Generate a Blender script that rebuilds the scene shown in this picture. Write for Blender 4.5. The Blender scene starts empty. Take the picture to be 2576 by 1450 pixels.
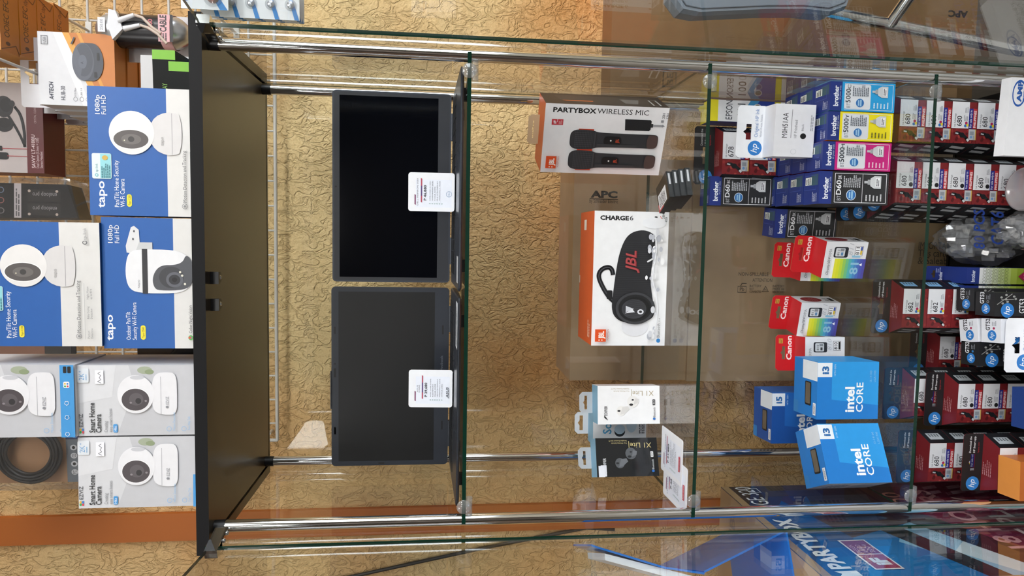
import bpy, math, random
from mathutils import Vector, Matrix
random.seed(7)
S = bpy.context.scene
COL = S.collection
R = math.radians

# ------------------------------------------------------------------ camera
def look(yaw, pitch, roll):
    f = Vector((-math.sin(yaw)*math.cos(pitch), math.cos(yaw)*math.cos(pitch), math.sin(pitch)))
    r = Vector((math.cos(yaw), math.sin(yaw), 0)); u = r.cross(f)
    return r*math.cos(roll)+u*math.sin(roll), u*math.cos(roll)-r*math.sin(roll), f
cr, cu, cf = look(0.0721, -0.1089, 0.0101)
cam_d = bpy.data.cameras.new('camera')
cam_d.sensor_width = 36.0; cam_d.lens = 1682.9/2576*36.0; cam_d.clip_start = 0.02
cam = bpy.data.objects.new('camera', cam_d); COL.objects.link(cam)
# a portrait phone photograph stored sideways: the camera is rolled a quarter turn
ax, ay, az = -cu, cr, -cf
cam.matrix_world = Matrix(((ax.x, ay.x, az.x, 0.0838), (ax.y, ay.y, az.y, -1.0338), (ax.z, ay.z, az.z, 0.0394), (0, 0, 0, 1)))
S.camera = cam

# ------------------------------------------------------------------ world, light, exposure
w = bpy.data.worlds.new('store_air'); S.world = w; w.use_nodes = True
w.node_tree.nodes['Background'].inputs[0].default_value = (0.9, 0.95, 1.0, 1)
w.node_tree.nodes['Background'].inputs[1].default_value = 0.35
S.view_settings.view_transform = 'Standard'; S.view_settings.look = 'None'
S.view_settings.exposure = -0.06; S.view_settings.gamma = 1.0; S.view_settings.use_curve_mapping = False
S.cycles.use_denoising = True
S.cycles.transparent_max_bounces = 48
S.cycles.max_bounces = 10
S.cycles.sample_clamp_indirect = 6.0
FLOOR, CEIL, WALLY = -1.25, 1.55, 0.62
LAMPS = [(0.75, -1.25, 26), (-1.75, -1.5, 14), (1.6, -3.4, 50), (-0.9, -3.6, 54), (0.3, -5.4, 70), (2.6, -1.6, 24)]
DAYLIGHT = 8.5

# ------------------------------------------------------------------ materials
def lin(h):
    h = h.lstrip('#')
    c = [int(h[i:i+2], 16)/255 for i in (0, 2, 4)]
    return tuple(x/12.92 if x <= 0.04045 else ((x+0.055)/1.055)**2.4 for x in c)+(1,)
_M = {}
def mat(hexc, rough=0.45, metal=0.0, spec=0.5, var=0.05, scale=70.0, coat=0.0):
    key = (hexc, rough, metal, spec, var, scale, coat)
    if key in _M: return _M[key]
    m = bpy.data.materials.new('paint_'+hexc.strip('#')); m.use_nodes = True
    nt = m.node_tree; b = nt.nodes['Principled BSDF']
    c = lin(hexc)
    n = nt.nodes.new('ShaderNodeTexNoise'); n.inputs['Scale'].default_value = scale; n.inputs['Detail'].default_value = 2
    tc = nt.nodes.new('ShaderNodeTexCoord'); nt.links.new(tc.outputs['Object'], n.inputs['Vector'])
    mx = nt.nodes.new('ShaderNodeMix'); mx.data_type = 'RGBA'
    mx.inputs[6].default_value = tuple(x*(1-var) for x in c[:3])+(1,); mx.inputs[7].default_value = tuple(min(1, x*(1+var)) for x in c[:3])+(1,)
    nt.links.new(n.outputs['Fac'], mx.inputs[0]); nt.links.new(mx.outputs[2], b.inputs['Base Color'])
    b.inputs['Roughness'].default_value = rough; b.inputs['Metallic'].default_value = metal
    b.inputs['Specular IOR Level'].default_value = spec; b.inputs['Coat Weight'].default_value = coat
    _M[key] = m; return m
def mt(x):
    return mat(x) if isinstance(x, str) else x
def clear_mat(name, tint, base_refl=0.04, rough=0.0, haze=0.0, hazecol=(1, 1, 1, 1)):
    m = bpy.data.materials.new(name); m.use_nodes = True
    nt = m.node_tree; nt.nodes.remove(nt.nodes['Principled BSDF']); out = nt.nodes['Material Output']
    t = nt.nodes.new('ShaderNodeBsdfTransparent'); t.inputs[0].default_value = tint
    g = nt.nodes.new('ShaderNodeBsdfGlossy'); g.inputs['Roughness'].default_value = rough
    lw = nt.nodes.new('ShaderNodeLayerWeight'); lw.inputs[0].default_value = 0.5
    p = nt.nodes.new('ShaderNodeMath'); p.operation = 'POWER'; p.inputs[1].default_value = 5
    nt.links.new(lw.outputs['Facing'], p.inputs[0])
    ma = nt.nodes.new('ShaderNodeMath'); ma.operation = 'MULTIPLY_ADD'; ma.inputs[1].default_value = 1-base_refl; ma.inputs[2].default_value = base_refl
    nt.links.new(p.outputs[0], ma.inputs[0])
    mx = nt.nodes.new('ShaderNodeMixShader'); nt.links.new(ma.outputs[0], mx.inputs[0])
    src = t
    if haze > 0:
        d = nt.nodes.new('ShaderNodeBsdfDiffuse'); d.inputs[0].default_value = hazecol
        m2 = nt.nodes.new('ShaderNodeMixShader'); m2.inputs[0].default_value = haze
        nt.links.new(t.outputs[0], m2.inputs[1]); nt.links.new(d.outputs[0], m2.inputs[2]); src = m2
    nt.links.new(src.outputs[0], mx.inputs[1]); nt.links.new(g.outputs[0], mx.inputs[2])
    nt.links.new(mx.outputs[0], out.inputs[0]); return m
GLASS = clear_mat('clear_glass', (0.97, 0.985, 0.978, 1), 0.045)
EDGE = mat('#0c2e23', 0.12, 0, 0.5)
PLASTIC = clear_mat('clear_plastic', (0.86, 0.88, 0.9, 1), 0.09, 0.05, 0.12)
FROST = clear_mat('frosted_tab_plastic', (0.9, 0.92, 0.94, 1), 0.08, 0.1, 0.5, lin('#dfe3e8'))
SHELL = clear_mat('shell_plastic', (0.88, 0.89, 0.91, 1), 0.06, 0.03, 0.025)
BAG = clear_mat('bag_plastic', (0.86, 0.87, 0.89, 1), 0.07, 0.12, 0.03)
BLUEPL = clear_mat('blue_plastic', (0.10, 0.36, 0.86, 1), 0.04, 0.12, 0.85, lin('#2c82ea'))
CHROME = mat('#e4e6e8', 0.07, 1.0, 0.5, 0.01)
STEEL = mat('#c9ccd0', 0.22, 1.0, 0.5, 0.02)
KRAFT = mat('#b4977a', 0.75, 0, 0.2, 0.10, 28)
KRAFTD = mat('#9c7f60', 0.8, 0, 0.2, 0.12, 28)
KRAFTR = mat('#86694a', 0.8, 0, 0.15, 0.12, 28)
BOARD = mat('#0b0b0e', 0.55, 0, 0.22, 0.10, 300)
UNDER = mat('#2e2820', 0.28, 0, 0.6, 0.06, 200)
BLK = mat('#16171a', 0.38); INK = mat('#101114', 0.5)
WHT = mat('#eeeff2', 0.42); PAPER = mat('#eef0f6', 0.5)

def wall_mat():
    m = bpy.data.materials.new('ochre_stucco'); m.use_nodes = True; nt = m.node_tree; b = nt.nodes['Principled BSDF']
    tc = nt.nodes.new('ShaderNodeTexCoord')
    n1 = nt.nodes.new('ShaderNodeTexNoise'); n1.inputs['Scale'].default_value = 1.5; n1.inputs['Detail'].default_value = 5
    nt.links.new(tc.outputs['Object'], n1.inputs['Vector'])
    cr_ = nt.nodes.new('ShaderNodeValToRGB')
    cr_.color_ramp.elements[0].position = 0.33; cr_.color_ramp.elements[0].color = lin('#d79a5a')
    cr_.color_ramp.elements[1].position = 0.62; cr_.color_ramp.elements[1].color = lin('#f4d8a0')
    nt.links.new(n1.outputs['Fac'], cr_.inputs[0]); nt.links.new(cr_.outputs[0], b.inputs['Base Color'])
    b.inputs['Roughness'].default_value = 0.62
    mp = nt.nodes.new('ShaderNodeMapping'); mp.inputs['Scale'].default_value = (1.15, 1.0, 0.8)
    nt.links.new(tc.outputs['Object'], mp.inputs['Vector'])
    n2 = nt.nodes.new('ShaderNodeTexNoise'); n2.inputs['Scale'].default_value = 36; n2.inputs['Detail'].default_value = 3.2; n2.inputs['Distortion'].default_value = 1.0
    nt.links.new(mp.outputs[0], n2.inputs['Vector'])
    a = nt.nodes.new('ShaderNodeMath'); a.operation = 'SUBTRACT'; a.inputs[1].default_value = 0.5; nt.links.new(n2.outputs['Fac'], a.inputs[0])
    ab = nt.nodes.new('ShaderNodeMath'); ab.operation = 'ABSOLUTE'; nt.links.new(a.outputs[0], ab.inputs[0])
    mi = nt.nodes.new('ShaderNodeMath'); mi.operation = 'MINIMUM'; mi.inputs[1].default_value = 0.06; nt.links.new(ab.outputs[0], mi.inputs[0])
    n3 = nt.nodes.new('ShaderNodeTexNoise'); n3.inputs['Scale'].default_value = 120; n3.inputs['Detail'].default_value = 3
    nt.links.new(tc.outputs['Object'], n3.inputs['Vector'])
    ad = nt.nodes.new('ShaderNodeMath'); ad.operation = 'MULTIPLY_ADD'; ad.inputs[1].default_value = 0.10
    nt.links.new(n3.outputs['Fac'], ad.inputs[0]); nt.links.new(mi.outputs[0], ad.inputs[2])
    bp = nt.nodes.new('ShaderNodeBump'); bp.inputs['Strength'].default_value = 0.75; bp.inputs['Distance'].default_value = 0.065
    nt.links.new(ad.outputs[0], bp.inputs['Height']); nt.links.new(bp.outputs[0], b.inputs['Normal'])
    return m
def emis(name, col, st):
    m = bpy.data.materials.new(name); m.use_nodes = True; nt = m.node_tree
    nt.nodes.remove(nt.nodes['Principled BSDF']); e = nt.nodes.new('ShaderNodeEmission')
    e.inputs[0].default_value = col; e.inputs[1].default_value = st
    nt.links.new(e.outputs[0], nt.nodes['Material Output'].inputs[0]); return m

# ------------------------------------------------------------------ mesh builder
class MB:
    def __init__(s): s.v = []; s.f = []; s.fm = []; s.mats = []; s.sm = []
    def mi(s, m):
        m = mt(m)
        if m not in s.mats: s.mats.append(m)
        return s.mats.index(m)
    def poly(s, pts, m, smooth=False):
        k = len(s.v); s.v += [tuple(p) for p in pts]; s.f.append(tuple(range(k, k+len(pts)))); s.fm.append(s.mi(m)); s.sm.append(smooth)
    def mesh(s, vs, fs, m, smooth=False):
        k = len(s.v); s.v += [tuple(p) for p in vs]; i = s.mi(m)
        for f in fs: s.f.append(tuple(k+j for j in f)); s.fm.append(i); s.sm.append(smooth)
    def box(s, a, b, m, faces='xXyYzZ', mm=None):
        (x0, y0, z0), (x1, y1, z1) = a, b; mm = mm or {}
        q = {'x': [(x0, y1, z0), (x0, y0, z0), (x0, y0, z1), (x0, y1, z1)], 'X': [(x1, y0, z0), (x1, y1, z0), (x1, y1, z1), (x1, y0, z1)],
             'y': [(x0, y0, z0), (x1, y0, z0), (x1, y0, z1), (x0, y0, z1)], 'Y': [(x1, y1, z0), (x0, y1, z0), (x0, y1, z1), (x1, y1, z1)],
             'z': [(x0, y1, z0), (x1, y1, z0), (x1, y0, z0), (x0, y0, z0)], 'Z': [(x0, y0, z1), (x1, y0, z1), (x1, y1, z1), (x0, y1, z1)]}
        for k in faces: s.poly(q[k], mm.get(k, m))
    def prism(s, pts, off, m, msides=None, smooth=False):
        n = len(pts); P = [Vector(p) for p in pts]; o = Vector(off); Q = [p+o for p in P]
        s.poly(P[::-1], m); s.poly(Q, m)
        for i in range(n): s.poly([P[i], P[(i+1) % n], Q[(i+1) % n], Q[i]], msides or m, smooth)
    def tube(s, path, r, m, n=10, caps=True):
        P = [Vector(p) for p in path]; rings = []
        rr = r if isinstance(r, (list, tuple)) else [r]*len(P)
        a0 = None
        for i, p in enumerate(P):
            d = ((P[i+1] if i < len(P)-1 else p)-(P[i-1] if i > 0 else p)).normalized()
            if a0 is None: a0 = d.orthogonal().normalized()
            a = (a0-d*a0.dot(d)).normalized(); a0 = a; b = d.cross(a)
            rings.append([p+(a*math.cos(t)+b*math.sin(t))*rr[i] for t in [2*math.pi*j/n for j in range(n)]])
        vs = [q for g in rings for q in g]; fs = []
        for i in range(len(P)-1):
            for j in range(n): fs.append((i*n+j, i*n+(j+1) % n, (i+1)*n+(j+1) % n, (i+1)*n+j))
        s.mesh(vs, fs, m, True)
        if caps: s.poly(rings[0][::-1], m); s.poly(rings[-1], m)
    def lathe(s, c, prof, m, n=24, axis='z'):
        c = Vector(c); vs = []; fs = []
        for (r, h) in prof:
            for j in range(n):
                t = 2*math.pi*j/n; x, y = r*math.cos(t), r*math.sin(t)
                vs.append(c+(Vector((x, y, h)) if axis == 'z' else Vector((x, h, y)) if axis == 'y' else Vector((h, x, y))))
        for i in range(len(prof)-1):
            for j in range(n): fs.append((i*n+j, i*n+(j+1) % n, (i+1)*n+(j+1) % n, (i+1)*n+j))
        s.mesh(vs, fs, m, True)
    def build(s, name, parent=None, loc=None):
        me = bpy.data.meshes.new(name); me.from_pydata(s.v, [], s.f); me.validate()
        for m in s.mats: me.materials.append(m)
        if len(me.polygons) == len(s.fm):
            me.polygons.foreach_set('material_index', s.fm); me.polygons.foreach_set('use_smooth', s.sm)
        me.update()
        o = bpy.data.objects.new(name, me); COL.objects.link(o)
        if parent: o.parent = parent
        if loc: o.location = loc
        return o

def tag(o, label=None, cat=None, group=None, kind=None):
    if label: o['label'] = label
    if cat: o['category'] = cat
    if group: o['group'] = group
    if kind: o['kind'] = kind
    return o
def empty(name, loc=(0, 0, 0), yaw=0.0, label=None, cat=None, group=None):
    o = bpy.data.objects.new(name, None); COL.objects.link(o); o.empty_display_size = 0.02
    o.location = loc; o.rotation_euler = (0, 0, R(yaw)); return tag(o, label, cat, group)
def copy_tree(o, loc=None, yaw=None, label=None, scale=None):
    def cp(a, par):
        c = a.copy(); COL.objects.link(c)
        if par: c.parent = par
        for ch in list(a.children): cp(ch, c)
        return c
    c = cp(o, None)
    if loc: c.location = loc
    if yaw is not None: c.rotation_euler = (0, 0, R(yaw))
    if label: c['label'] = label
    if scale: c.scale = (scale,)*3 if not isinstance(scale, tuple) else scale
    return c

# ------------------------------------------------------------------ lettering
_T = {}
def glyphs(txt, bold):
    key = (txt, bold)
    if key in _T: return _T[key]
    def get(t):
        cu_ = bpy.data.curves.new('lettering', 'FONT'); cu_.body = t; cu_.size = 1.0; cu_.resolution_u = 2; cu_.fill_mode = 'FRONT'; cu_.offset = bold
        ob = bpy.data.objects.new('lettering', cu_); COL.objects.link(ob)
        dg = bpy.context.evaluated_depsgraph_get(); dg.update()
        ev = ob.evaluated_get(dg); me = ev.to_mesh()
        vs = [(v.co.x, v.co.y) for v in me.vertices]; fs = [tuple(p.vertices) for p in me.polygons]
        ev.to_mesh_clear(); bpy.data.objects.remove(ob); bpy.data.curves.remove(cu_)
        return vs, fs
    if ('H', bold) not in _T:
        v, _ = get('H'); _T[('H', bold)] = max(p[1] for p in v)-min(p[1] for p in v)
    vs, fs = get(txt); cap = _T[('H', bold)]
    x0 = min(p[0] for p in vs); x1 = max(p[0] for p in vs)
    _T[key] = ([((p[0]-x0)/cap, p[1]/cap) for p in vs], fs, (x1-x0)/cap)
    return _T[key]

def soft(pts, closed=True, n=2):
    """rounds the corners of an outline"""
    for _ in range(n):
        q = [] if closed else [pts[0]]
        for i in range(len(pts) if closed else len(pts)-1):
            a, b = pts[i], pts[(i+1) % len(pts)]
            q += [(a[0]*0.75+b[0]*0.25, a[1]*0.75+b[1]*0.25), (a[0]*0.25+b[0]*0.75, a[1]*0.25+b[1]*0.75)]
        pts = q if closed else q+[pts[-1]]
    return pts
class Face:
    """A flat printed side: prints go on it in its own artwork units (u from l to r, v from b to t)."""
    LAY = 0.00009
    def __init__(s, mb, o, ux, uy, w, h, l=0, r=1, b=0, t=1):
        s.mb = mb; s.o = Vector(o); s.ux = Vector(ux).normalized(); s.uy = Vector(uy).normalized(); s.n = s.ux.cross(s.uy)
        s.w, s.h = w, h; s.k = 1; s.units(l, r, b, t)
    def units(s, l, r, b, t):
        s.l, s.b = l, b; s.su = s.w/(r-l); s.sv = s.h/(t-b); return s
    def P(s, u, v, k):
        return s.o+s.ux*((u-s.l)*s.su)+s.uy*((v-s.b)*s.sv)+s.n*(s.LAY*k)
    def poly(s, pts, m):
        P = [s.P(u, v, s.k) for u, v in pts]; s.k += 1
        nn = Vector((0, 0, 0))
        for i in range(len(P)): nn += P[i].cross(P[(i+1) % len(P)])
        if nn.dot(s.n) < 0: P = P[::-1]
        s.mb.poly(P, m)
    def rect(s, u0, v0, u1, v1, m): s.poly([(u0, v0), (u1, v0), (u1, v1), (u0, v1)], m)
    def disc(s, u, v, ru, rv, m, n=28, a0=0, a1=360):
        s.poly([(u+ru*math.cos(R(a0+(a1-a0)*i/n)), v+rv*math.sin(R(a0+(a1-a0)*i/n))) for i in range(n if a1-a0 >= 360 else n+1)], m)
    def round(s, u0, v0, u1, v1, r, m):
        su, sv = (1 if u1 > u0 else -1), (1 if v1 > v0 else -1); pts = []
        for cx, cy, a in ((u1-su*r, v1-sv*r, 0), (u0+su*r, v1-sv*r, 90), (u0+su*r, v0+sv*r, 180), (u1-su*r, v0+sv*r, 270)):
            pts += [(cx+su*r*math.cos(R(a+d)), cy+sv*r*math.sin(R(a+d))) for d in (0, 30, 60, 90)]
        s.poly(pts, m)
    def frame(s, u0, v0, u1, v1, t, m):
        tu = t if u1 > u0 else -t; tv = t if v1 > v0 else -t
        s.rect(u0, v0, u1, v0+tv, m); s.rect(u0, v1-tv, u1, v1, m); s.rect(u0, v0, u0+tu, v1, m); s.rect(u1-tu, v0, u1, v1, m)
    def ring(s, u, v, ru, rv, t, m, n=28):
        for i in range(n):
            a, b = R(360*i/n), R(360*(i+1)/n)
            s.poly([(u+ru*math.cos(a), v+rv*math.sin(a)), (u+ru*math.cos(b), v+rv*math.sin(b)), (u+ru*(1-t)*math.cos(b), v+rv*(1-t)*math.sin(b)), (u+ru*(1-t)*math.cos(a), v+rv*(1-t)*math.sin(a))], m)
            s.k -= 1
        s.k += 1
    def line(s, pts, t, m):
        for (a, b), (c, d) in zip(pts, pts[1:]):
            pa = Vector(((a-s.l)*s.su, (b-s.b)*s.sv)); pb = Vector(((c-s.l)*s.su, (d-s.b)*s.sv)); e = (pb-pa)
            if e.length < 1e-9: continue
            nn = Vector((-e.y, e.x)).normalized()*(t*abs(s.sv)/2)
            if t > 3: e = e.normalized()*(t*abs(s.sv)*0.12); pa, pb = pa-e, pb+e
            P = [s.o+s.ux*q.x+s.uy*q.y+s.n*(s.LAY*s.k) for q in (pa-nn, pb-nn, pb+nn, pa+nn)]
            s.mb.poly(P, m)
        s.k += 1
    def text(s, t, u, v, cap, m, length=None, rot=0, bold=0.0, shear=0.0, align='L'):
        """cap and length in artwork units of v; (u, v) is the start of the baseline"""
        if not t.strip(): return
        vs, fs, wd = glyphs(t, bold); c = cap*abs(s.sv); sx = c
        if length: sx = length*abs(s.sv)/wd
        x0 = -wd/2 if align == 'C' else -wd if align == 'R' else 0
        ca, sa = math.cos(R(rot)), math.sin(R(rot)); pu, pv = (u-s.l)*s.su, (v-s.b)*s.sv
        out = []
        for x, y in vs:
            X = (x+x0)*sx+shear*y*c; Y = y*c
            out.append(s.o+s.ux*(pu+X*ca-Y*sa)+s.uy*(pv+X*sa+Y*ca)+s.n*(s.LAY*s.k))
        s.k += 1; s.mb.mesh(out, fs, m)
    def small(s, u0, v0, u1, v1, n, m, seed=1, fill=0.55):
        """rows of print too small to read"""
        rg = random.Random(seed)
        for i in range(n):
            a = v1+(v0-v1)*(i+0.2)/n; b = v1+(v0-v1)*(i+0.2+fill)/n; x = 0; e = rg.uniform(0.7, 1.0)
            while x < e:
                q = min(e, x+rg.uniform(0.07, 0.2)); s.rect(u0+(u1-u0)*x, a, u0+(u1-u0)*q, b, m); s.k -= 1; x = q+0.03
        s.k += 1
    def hp(s, u, v, r, ink='#f2f5fa', blue='#1f74c0', ru=None):
        ru = ru or r*abs(s.sv/s.su); s.disc(u, v, math.copysign(ru, s.su), r, blue)
        s.text('hp', u-math.copysign(ru*0.62, s.su), v-r*0.32, r*0.88, ink, r*1.12, 0, 0.0, 0.28)

def side_faces(mb, w, d, h, wb=None):
    """five printed sides of a carton standing at the origin (front-left-bottom corner)"""
    wb = wb or w; e = (wb-w)/2
    sl = math.hypot(e, d)
    return {'front': Face(mb, (0, 0, 0), (1, 0, 0), (0, 0, 1), w, h),
            'right': Face(mb, (w, 0, 0), (e, d, 0), (0, 0, 1), sl, h),
            'left': Face(mb, (-e, d, 0), (e, -d, 0), (0, 0, 1), sl, h),
            'top': Face(mb, (0, 0, h), (1, 0, 0), (0, 1, 0), w, d),
            'bottom': Face(mb, (0, d, 0), (1, 0, 0), (0, -1, 0), w, d)}
def carton_body(w, d, h, cols, wb=None):
    mb = MB(); wb = wb or w; e = (wb-w)/2; c = lambda k: cols.get(k, cols['all'])
    A, B, Cc, D = (0, 0), (w, 0), (w+e, d), (-e, d)
    z = lambda p, q: (p[0], p[1], q)
    mb.poly([z(A, 0), z(B, 0), z(B, h), z(A, h)], c('front')); mb.poly([z(B, 0), z(Cc, 0), z(Cc, h), z(B, h)], c('right'))
    mb.poly([z(Cc, 0), z(D, 0), z(D, h), z(Cc, h)], c('back')); mb.poly([z(D, 0), z(A, 0), z(A, h), z(D, h)], c('left'))
    mb.poly([z(A, h), z(B, h), z(Cc, h), z(D, h)], c('top')); mb.poly([z(D, 0), z(Cc, 0), z(B, 0), z(A, 0)], c('bottom'))
    return mb
def carton(name, pos, yaw, w, d, h, cols, label, cat='box', group=None, art=None, wb=None):
    root = empty(name, pos, yaw, label, cat, group); mb = carton_body(w, d, h, cols, wb); F = side_faces(mb, w, d, h, wb)
    for k, fn in (art or {}).items(): fn(F[k])
    mb.build('box_body', root); return root
def hang_tab(root, x0, x1, y, z0, z1, col, back, slot=None, art=None, cut=0.006, th=0.0009, lean=0.0, name='hang_tab'):
    """an upright card flap with a punched euro slot"""
    mb = MB(); cx = (x0+x1)/2; sw, sz0, sz1 = slot or (0.03, z1-0.016, z1-0.009)
    for (pts) in ([(x0, z0), (cx-sw/2, z0), (cx-sw/2, z1), (x0+cut, z1), (x0, z1-cut)], [(cx+sw/2, z0), (x1, z0), (x1, z1-cut), (x1-cut, z1), (cx+sw/2, z1)],
                  [(cx-sw/2, z0), (cx+sw/2, z0), (cx+sw/2, sz0), (cx-sw/2, sz0)], [(cx-sw/2, sz1), (cx-sw/6, sz1), (cx, sz1+(sz1-sz0)*0.55), (cx+sw/6, sz1), (cx+sw/2, sz1), (cx+sw/2, z1), (cx-sw/2, z1)]):
        mb.poly([(p[0], y, p[1]) for p in pts], col); mb.poly([(p[0], y+th, p[1]) for p in pts][::-1], back)
    ed = [(x0, z0), (x0, z1-cut), (x0+cut, z1), (x1-cut, z1), (x1, z1-cut), (x1, z0)]
    for a, b in zip(ed, ed[1:]): mb.poly([(a[0], y, a[1]), (a[0], y+th, a[1]), (b[0], y+th, b[1]), (b[0], y, b[1])], back)
    f = Face(mb, (x0, y, z0), (1, 0, 0), (0, 0, 1), x1-x0, z1-z0)
    if art: art(f)
    if lean:
        mb.v = [(p[0], p[1]+(p[2]-z0)*lean, p[2]) for p in mb.v]
    return mb.build(name, root)
def sticker(root, name, face_args, size, col, art=None):
    mb = MB(); f = Face(mb, *face_args, *size); f.k = 5; f.rect(0, 0, 1, 1, col)
    if art: art(f)
    return mb.build(name, root)

# ------------------------------------------------------------------ the room
def structure(name, mb): o = mb.build(name); tag(o, kind='structure'); return o
STUCCO = wall_mat()
mb = MB(); mb.box((-3.5, WALLY, FLOOR), (3.5, WALLY+0.12, CEIL), STUCCO); structure('wall_back', mb)
mb = MB(); mb.box((-3.62, -6.6, FLOOR), (-3.5, WALLY+0.12, CEIL), mat('#5b4636', 0.7)); structure('wall_left', mb)
mb = MB(); mb.box((3.5, -6.6, FLOOR), (3.62, WALLY+0.12, CEIL), mat('#b9b2a4', 0.7)); structure('wall_right', mb)
mb = MB(); mb.box((-3.62, -6.72, FLOOR), (3.62, -6.6, CEIL), mat('#463c34', 0.7)); structure('wall_front', mb)
mb = MB(); mb.box((-3.62, -6.72, FLOOR-0.1), (3.62, WALLY+0.12, FLOOR), mat('#6b665e', 0.35, var=0.12, scale=6)); structure('floor', mb)
mb = MB(); mb.box((-3.62, -6.72, CEIL), (3.62, WALLY+0.12, CEIL+0.1), mat('#efeee9', 0.8)); structure('ceiling', mb)
mb = MB(); mb.box((-0.655, WALLY-0.012, FLOOR), (-0.587, WALLY, CEIL), mat('#bd6a28', 0.55, var=0.08, scale=4)); structure('trim_1', mb)
m = MB(); y0, y1, z0, z1 = -3.9, -0.7, -0.35, 1.25
for a, b in (((3.46, y0-0.06, z0-0.06), (3.5, y1+0.06, z0)), ((3.46, y0-0.06, z1), (3.5, y1+0.06, z1+0.06)), ((3.46, y0-0.06, z0), (3.5, y0, z1)), ((3.46, y1, z0), (3.5, y1+0.06, z1)), ((3.46, -2.33, z0), (3.5, -2.27, z1))): m.box(a, b, mat('#d7d9dc', 0.4))
m.box((3.485, y0, z0), (3.495, y1, z1), emis('daylight_pane', (0.90, 0.95, 1.0, 1), DAYLIGHT)); structure('window_1', m)
for i, (x, y, st) in enumerate(LAMPS):
    o = empty('ceiling_light', (x, y, CEIL), 0, ('square white ceiling panel light nearest the shelves on the right', 'square white ceiling panel light nearest the shelves on the left',
        'square white ceiling panel light in the second row right', 'square white ceiling panel light in the second row left', 'square white ceiling panel light at the far end of the shop', 'square white ceiling panel light by the right wall')[i], 'ceiling light', 'ceiling panel lights')
    m = MB(); m.box((-0.32, -0.32, -0.03), (0.32, -0.295, 0), WHT); m.box((-0.32, 0.295, -0.03), (0.32, 0.32, 0), WHT)
    m.box((-0.32, -0.295, -0.03), (-0.295, 0.295, 0), WHT); m.box((0.295, -0.295, -0.03), (0.32, 0.295, 0), WHT); m.build('frame', o)
    m = MB(); m.box((-0.295, -0.295, -0.02), (0.295, 0.295, -0.004), emis('panel_light', (1.0, 0.985, 0.96, 1), st)); m.build('diffuser', o)

# added glowing pleated shape, itself unseen, for the white reflection in the back glass
o = empty('reflection_glow', (-1.87, -5.0, CEIL), 0, 'white pleated lamp shade hanging from the ceiling behind the viewer', 'pendant lamp')
m = MB(); sh = emis('added_glow', (1.0, 0.98, 0.95, 1), 9.0); n = 24; a, b = [], []
for i in range(n):
    t = 2*math.pi*i/n; k = 1-0.06*(i % 2)
    a.append((-0.11, 0.2*k*math.cos(t), -0.23+0.2*k*math.sin(t))); b.append((0.11, 0.095*k*math.cos(t), -0.295+0.095*k*math.sin(t)))
for i in range(n): m.poly([a[i], a[(i+1) % n], b[(i+1) % n], b[i]], sh)
m.poly(a[::-1], sh); m.poly(b, sh); m.build('glow_body', o)
m = MB(); m.tube([(0, 0, 0), (0, 0, -0.10)], 0.006, STEEL, 8); m.build('stem', o)

# ------------------------------------------------------------------ the glass display cabinet
ZB, ZT, Z2, Z3, Z4 = 0.375, 0.393, -0.374, -0.755, -1.075
cab = empty('display_cabinet', (0, 0.15, FLOOR), 0, 'tall glass display cabinet with black top board, chrome posts and open glass doors', 'display cabinet')
def part(mb, name, par=None):
    o = mb.build(name); o.parent = par or cab; o.location = (0, -0.15, -FLOOR) if not par else (0, 0, 0); return o
m = MB(); m.box((-0.393, -0.027, ZB), (0.396, 0.334, ZT), BOARD, mm={'z': UNDER}); part(m, 'top_panel')
m = MB(); m.box((-0.393, -0.048, Z4-0.02), (0.396, 0.334, Z4), BOARD); part(m, 'base_panel')
m = MB(); m.box((-0.38, 0.02, FLOOR), (0.383, 0.33, Z4-0.02), BOARD); part(m, 'plinth')
for x in (-0.36, 0.36):
    for y in (0.0, 0.3):
        m = MB(); rr = 0.0092
        m.lathe((x, y, 0), [(rr, Z4), (rr, ZB-0.016)], CHROME, 28)
        p = part(m, 'post')
        m = MB(); m.lathe((x, y, 0), [(0.0098, ZB-0.016), (0.0098, ZB)], BLK, 24); part(m, 'collar', p)
for s in (-1, 1):
    m = MB(); m.box((0.3735*s-0.003, -0.046, Z4), (0.3735*s+0.003, 0.322, ZB), GLASS, mm={'y': EDGE, 'Y': EDGE, 'z': EDGE, 'Z': EDGE}); part(m, 'side_pane')
m = MB(); m.box((-0.376, 0.3235, Z4), (0.376, 0.3275, ZB), GLASS, mm={'x': EDGE, 'X': EDGE, 'z': EDGE, 'Z': EDGE}); part(m, 'back_pane')
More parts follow.
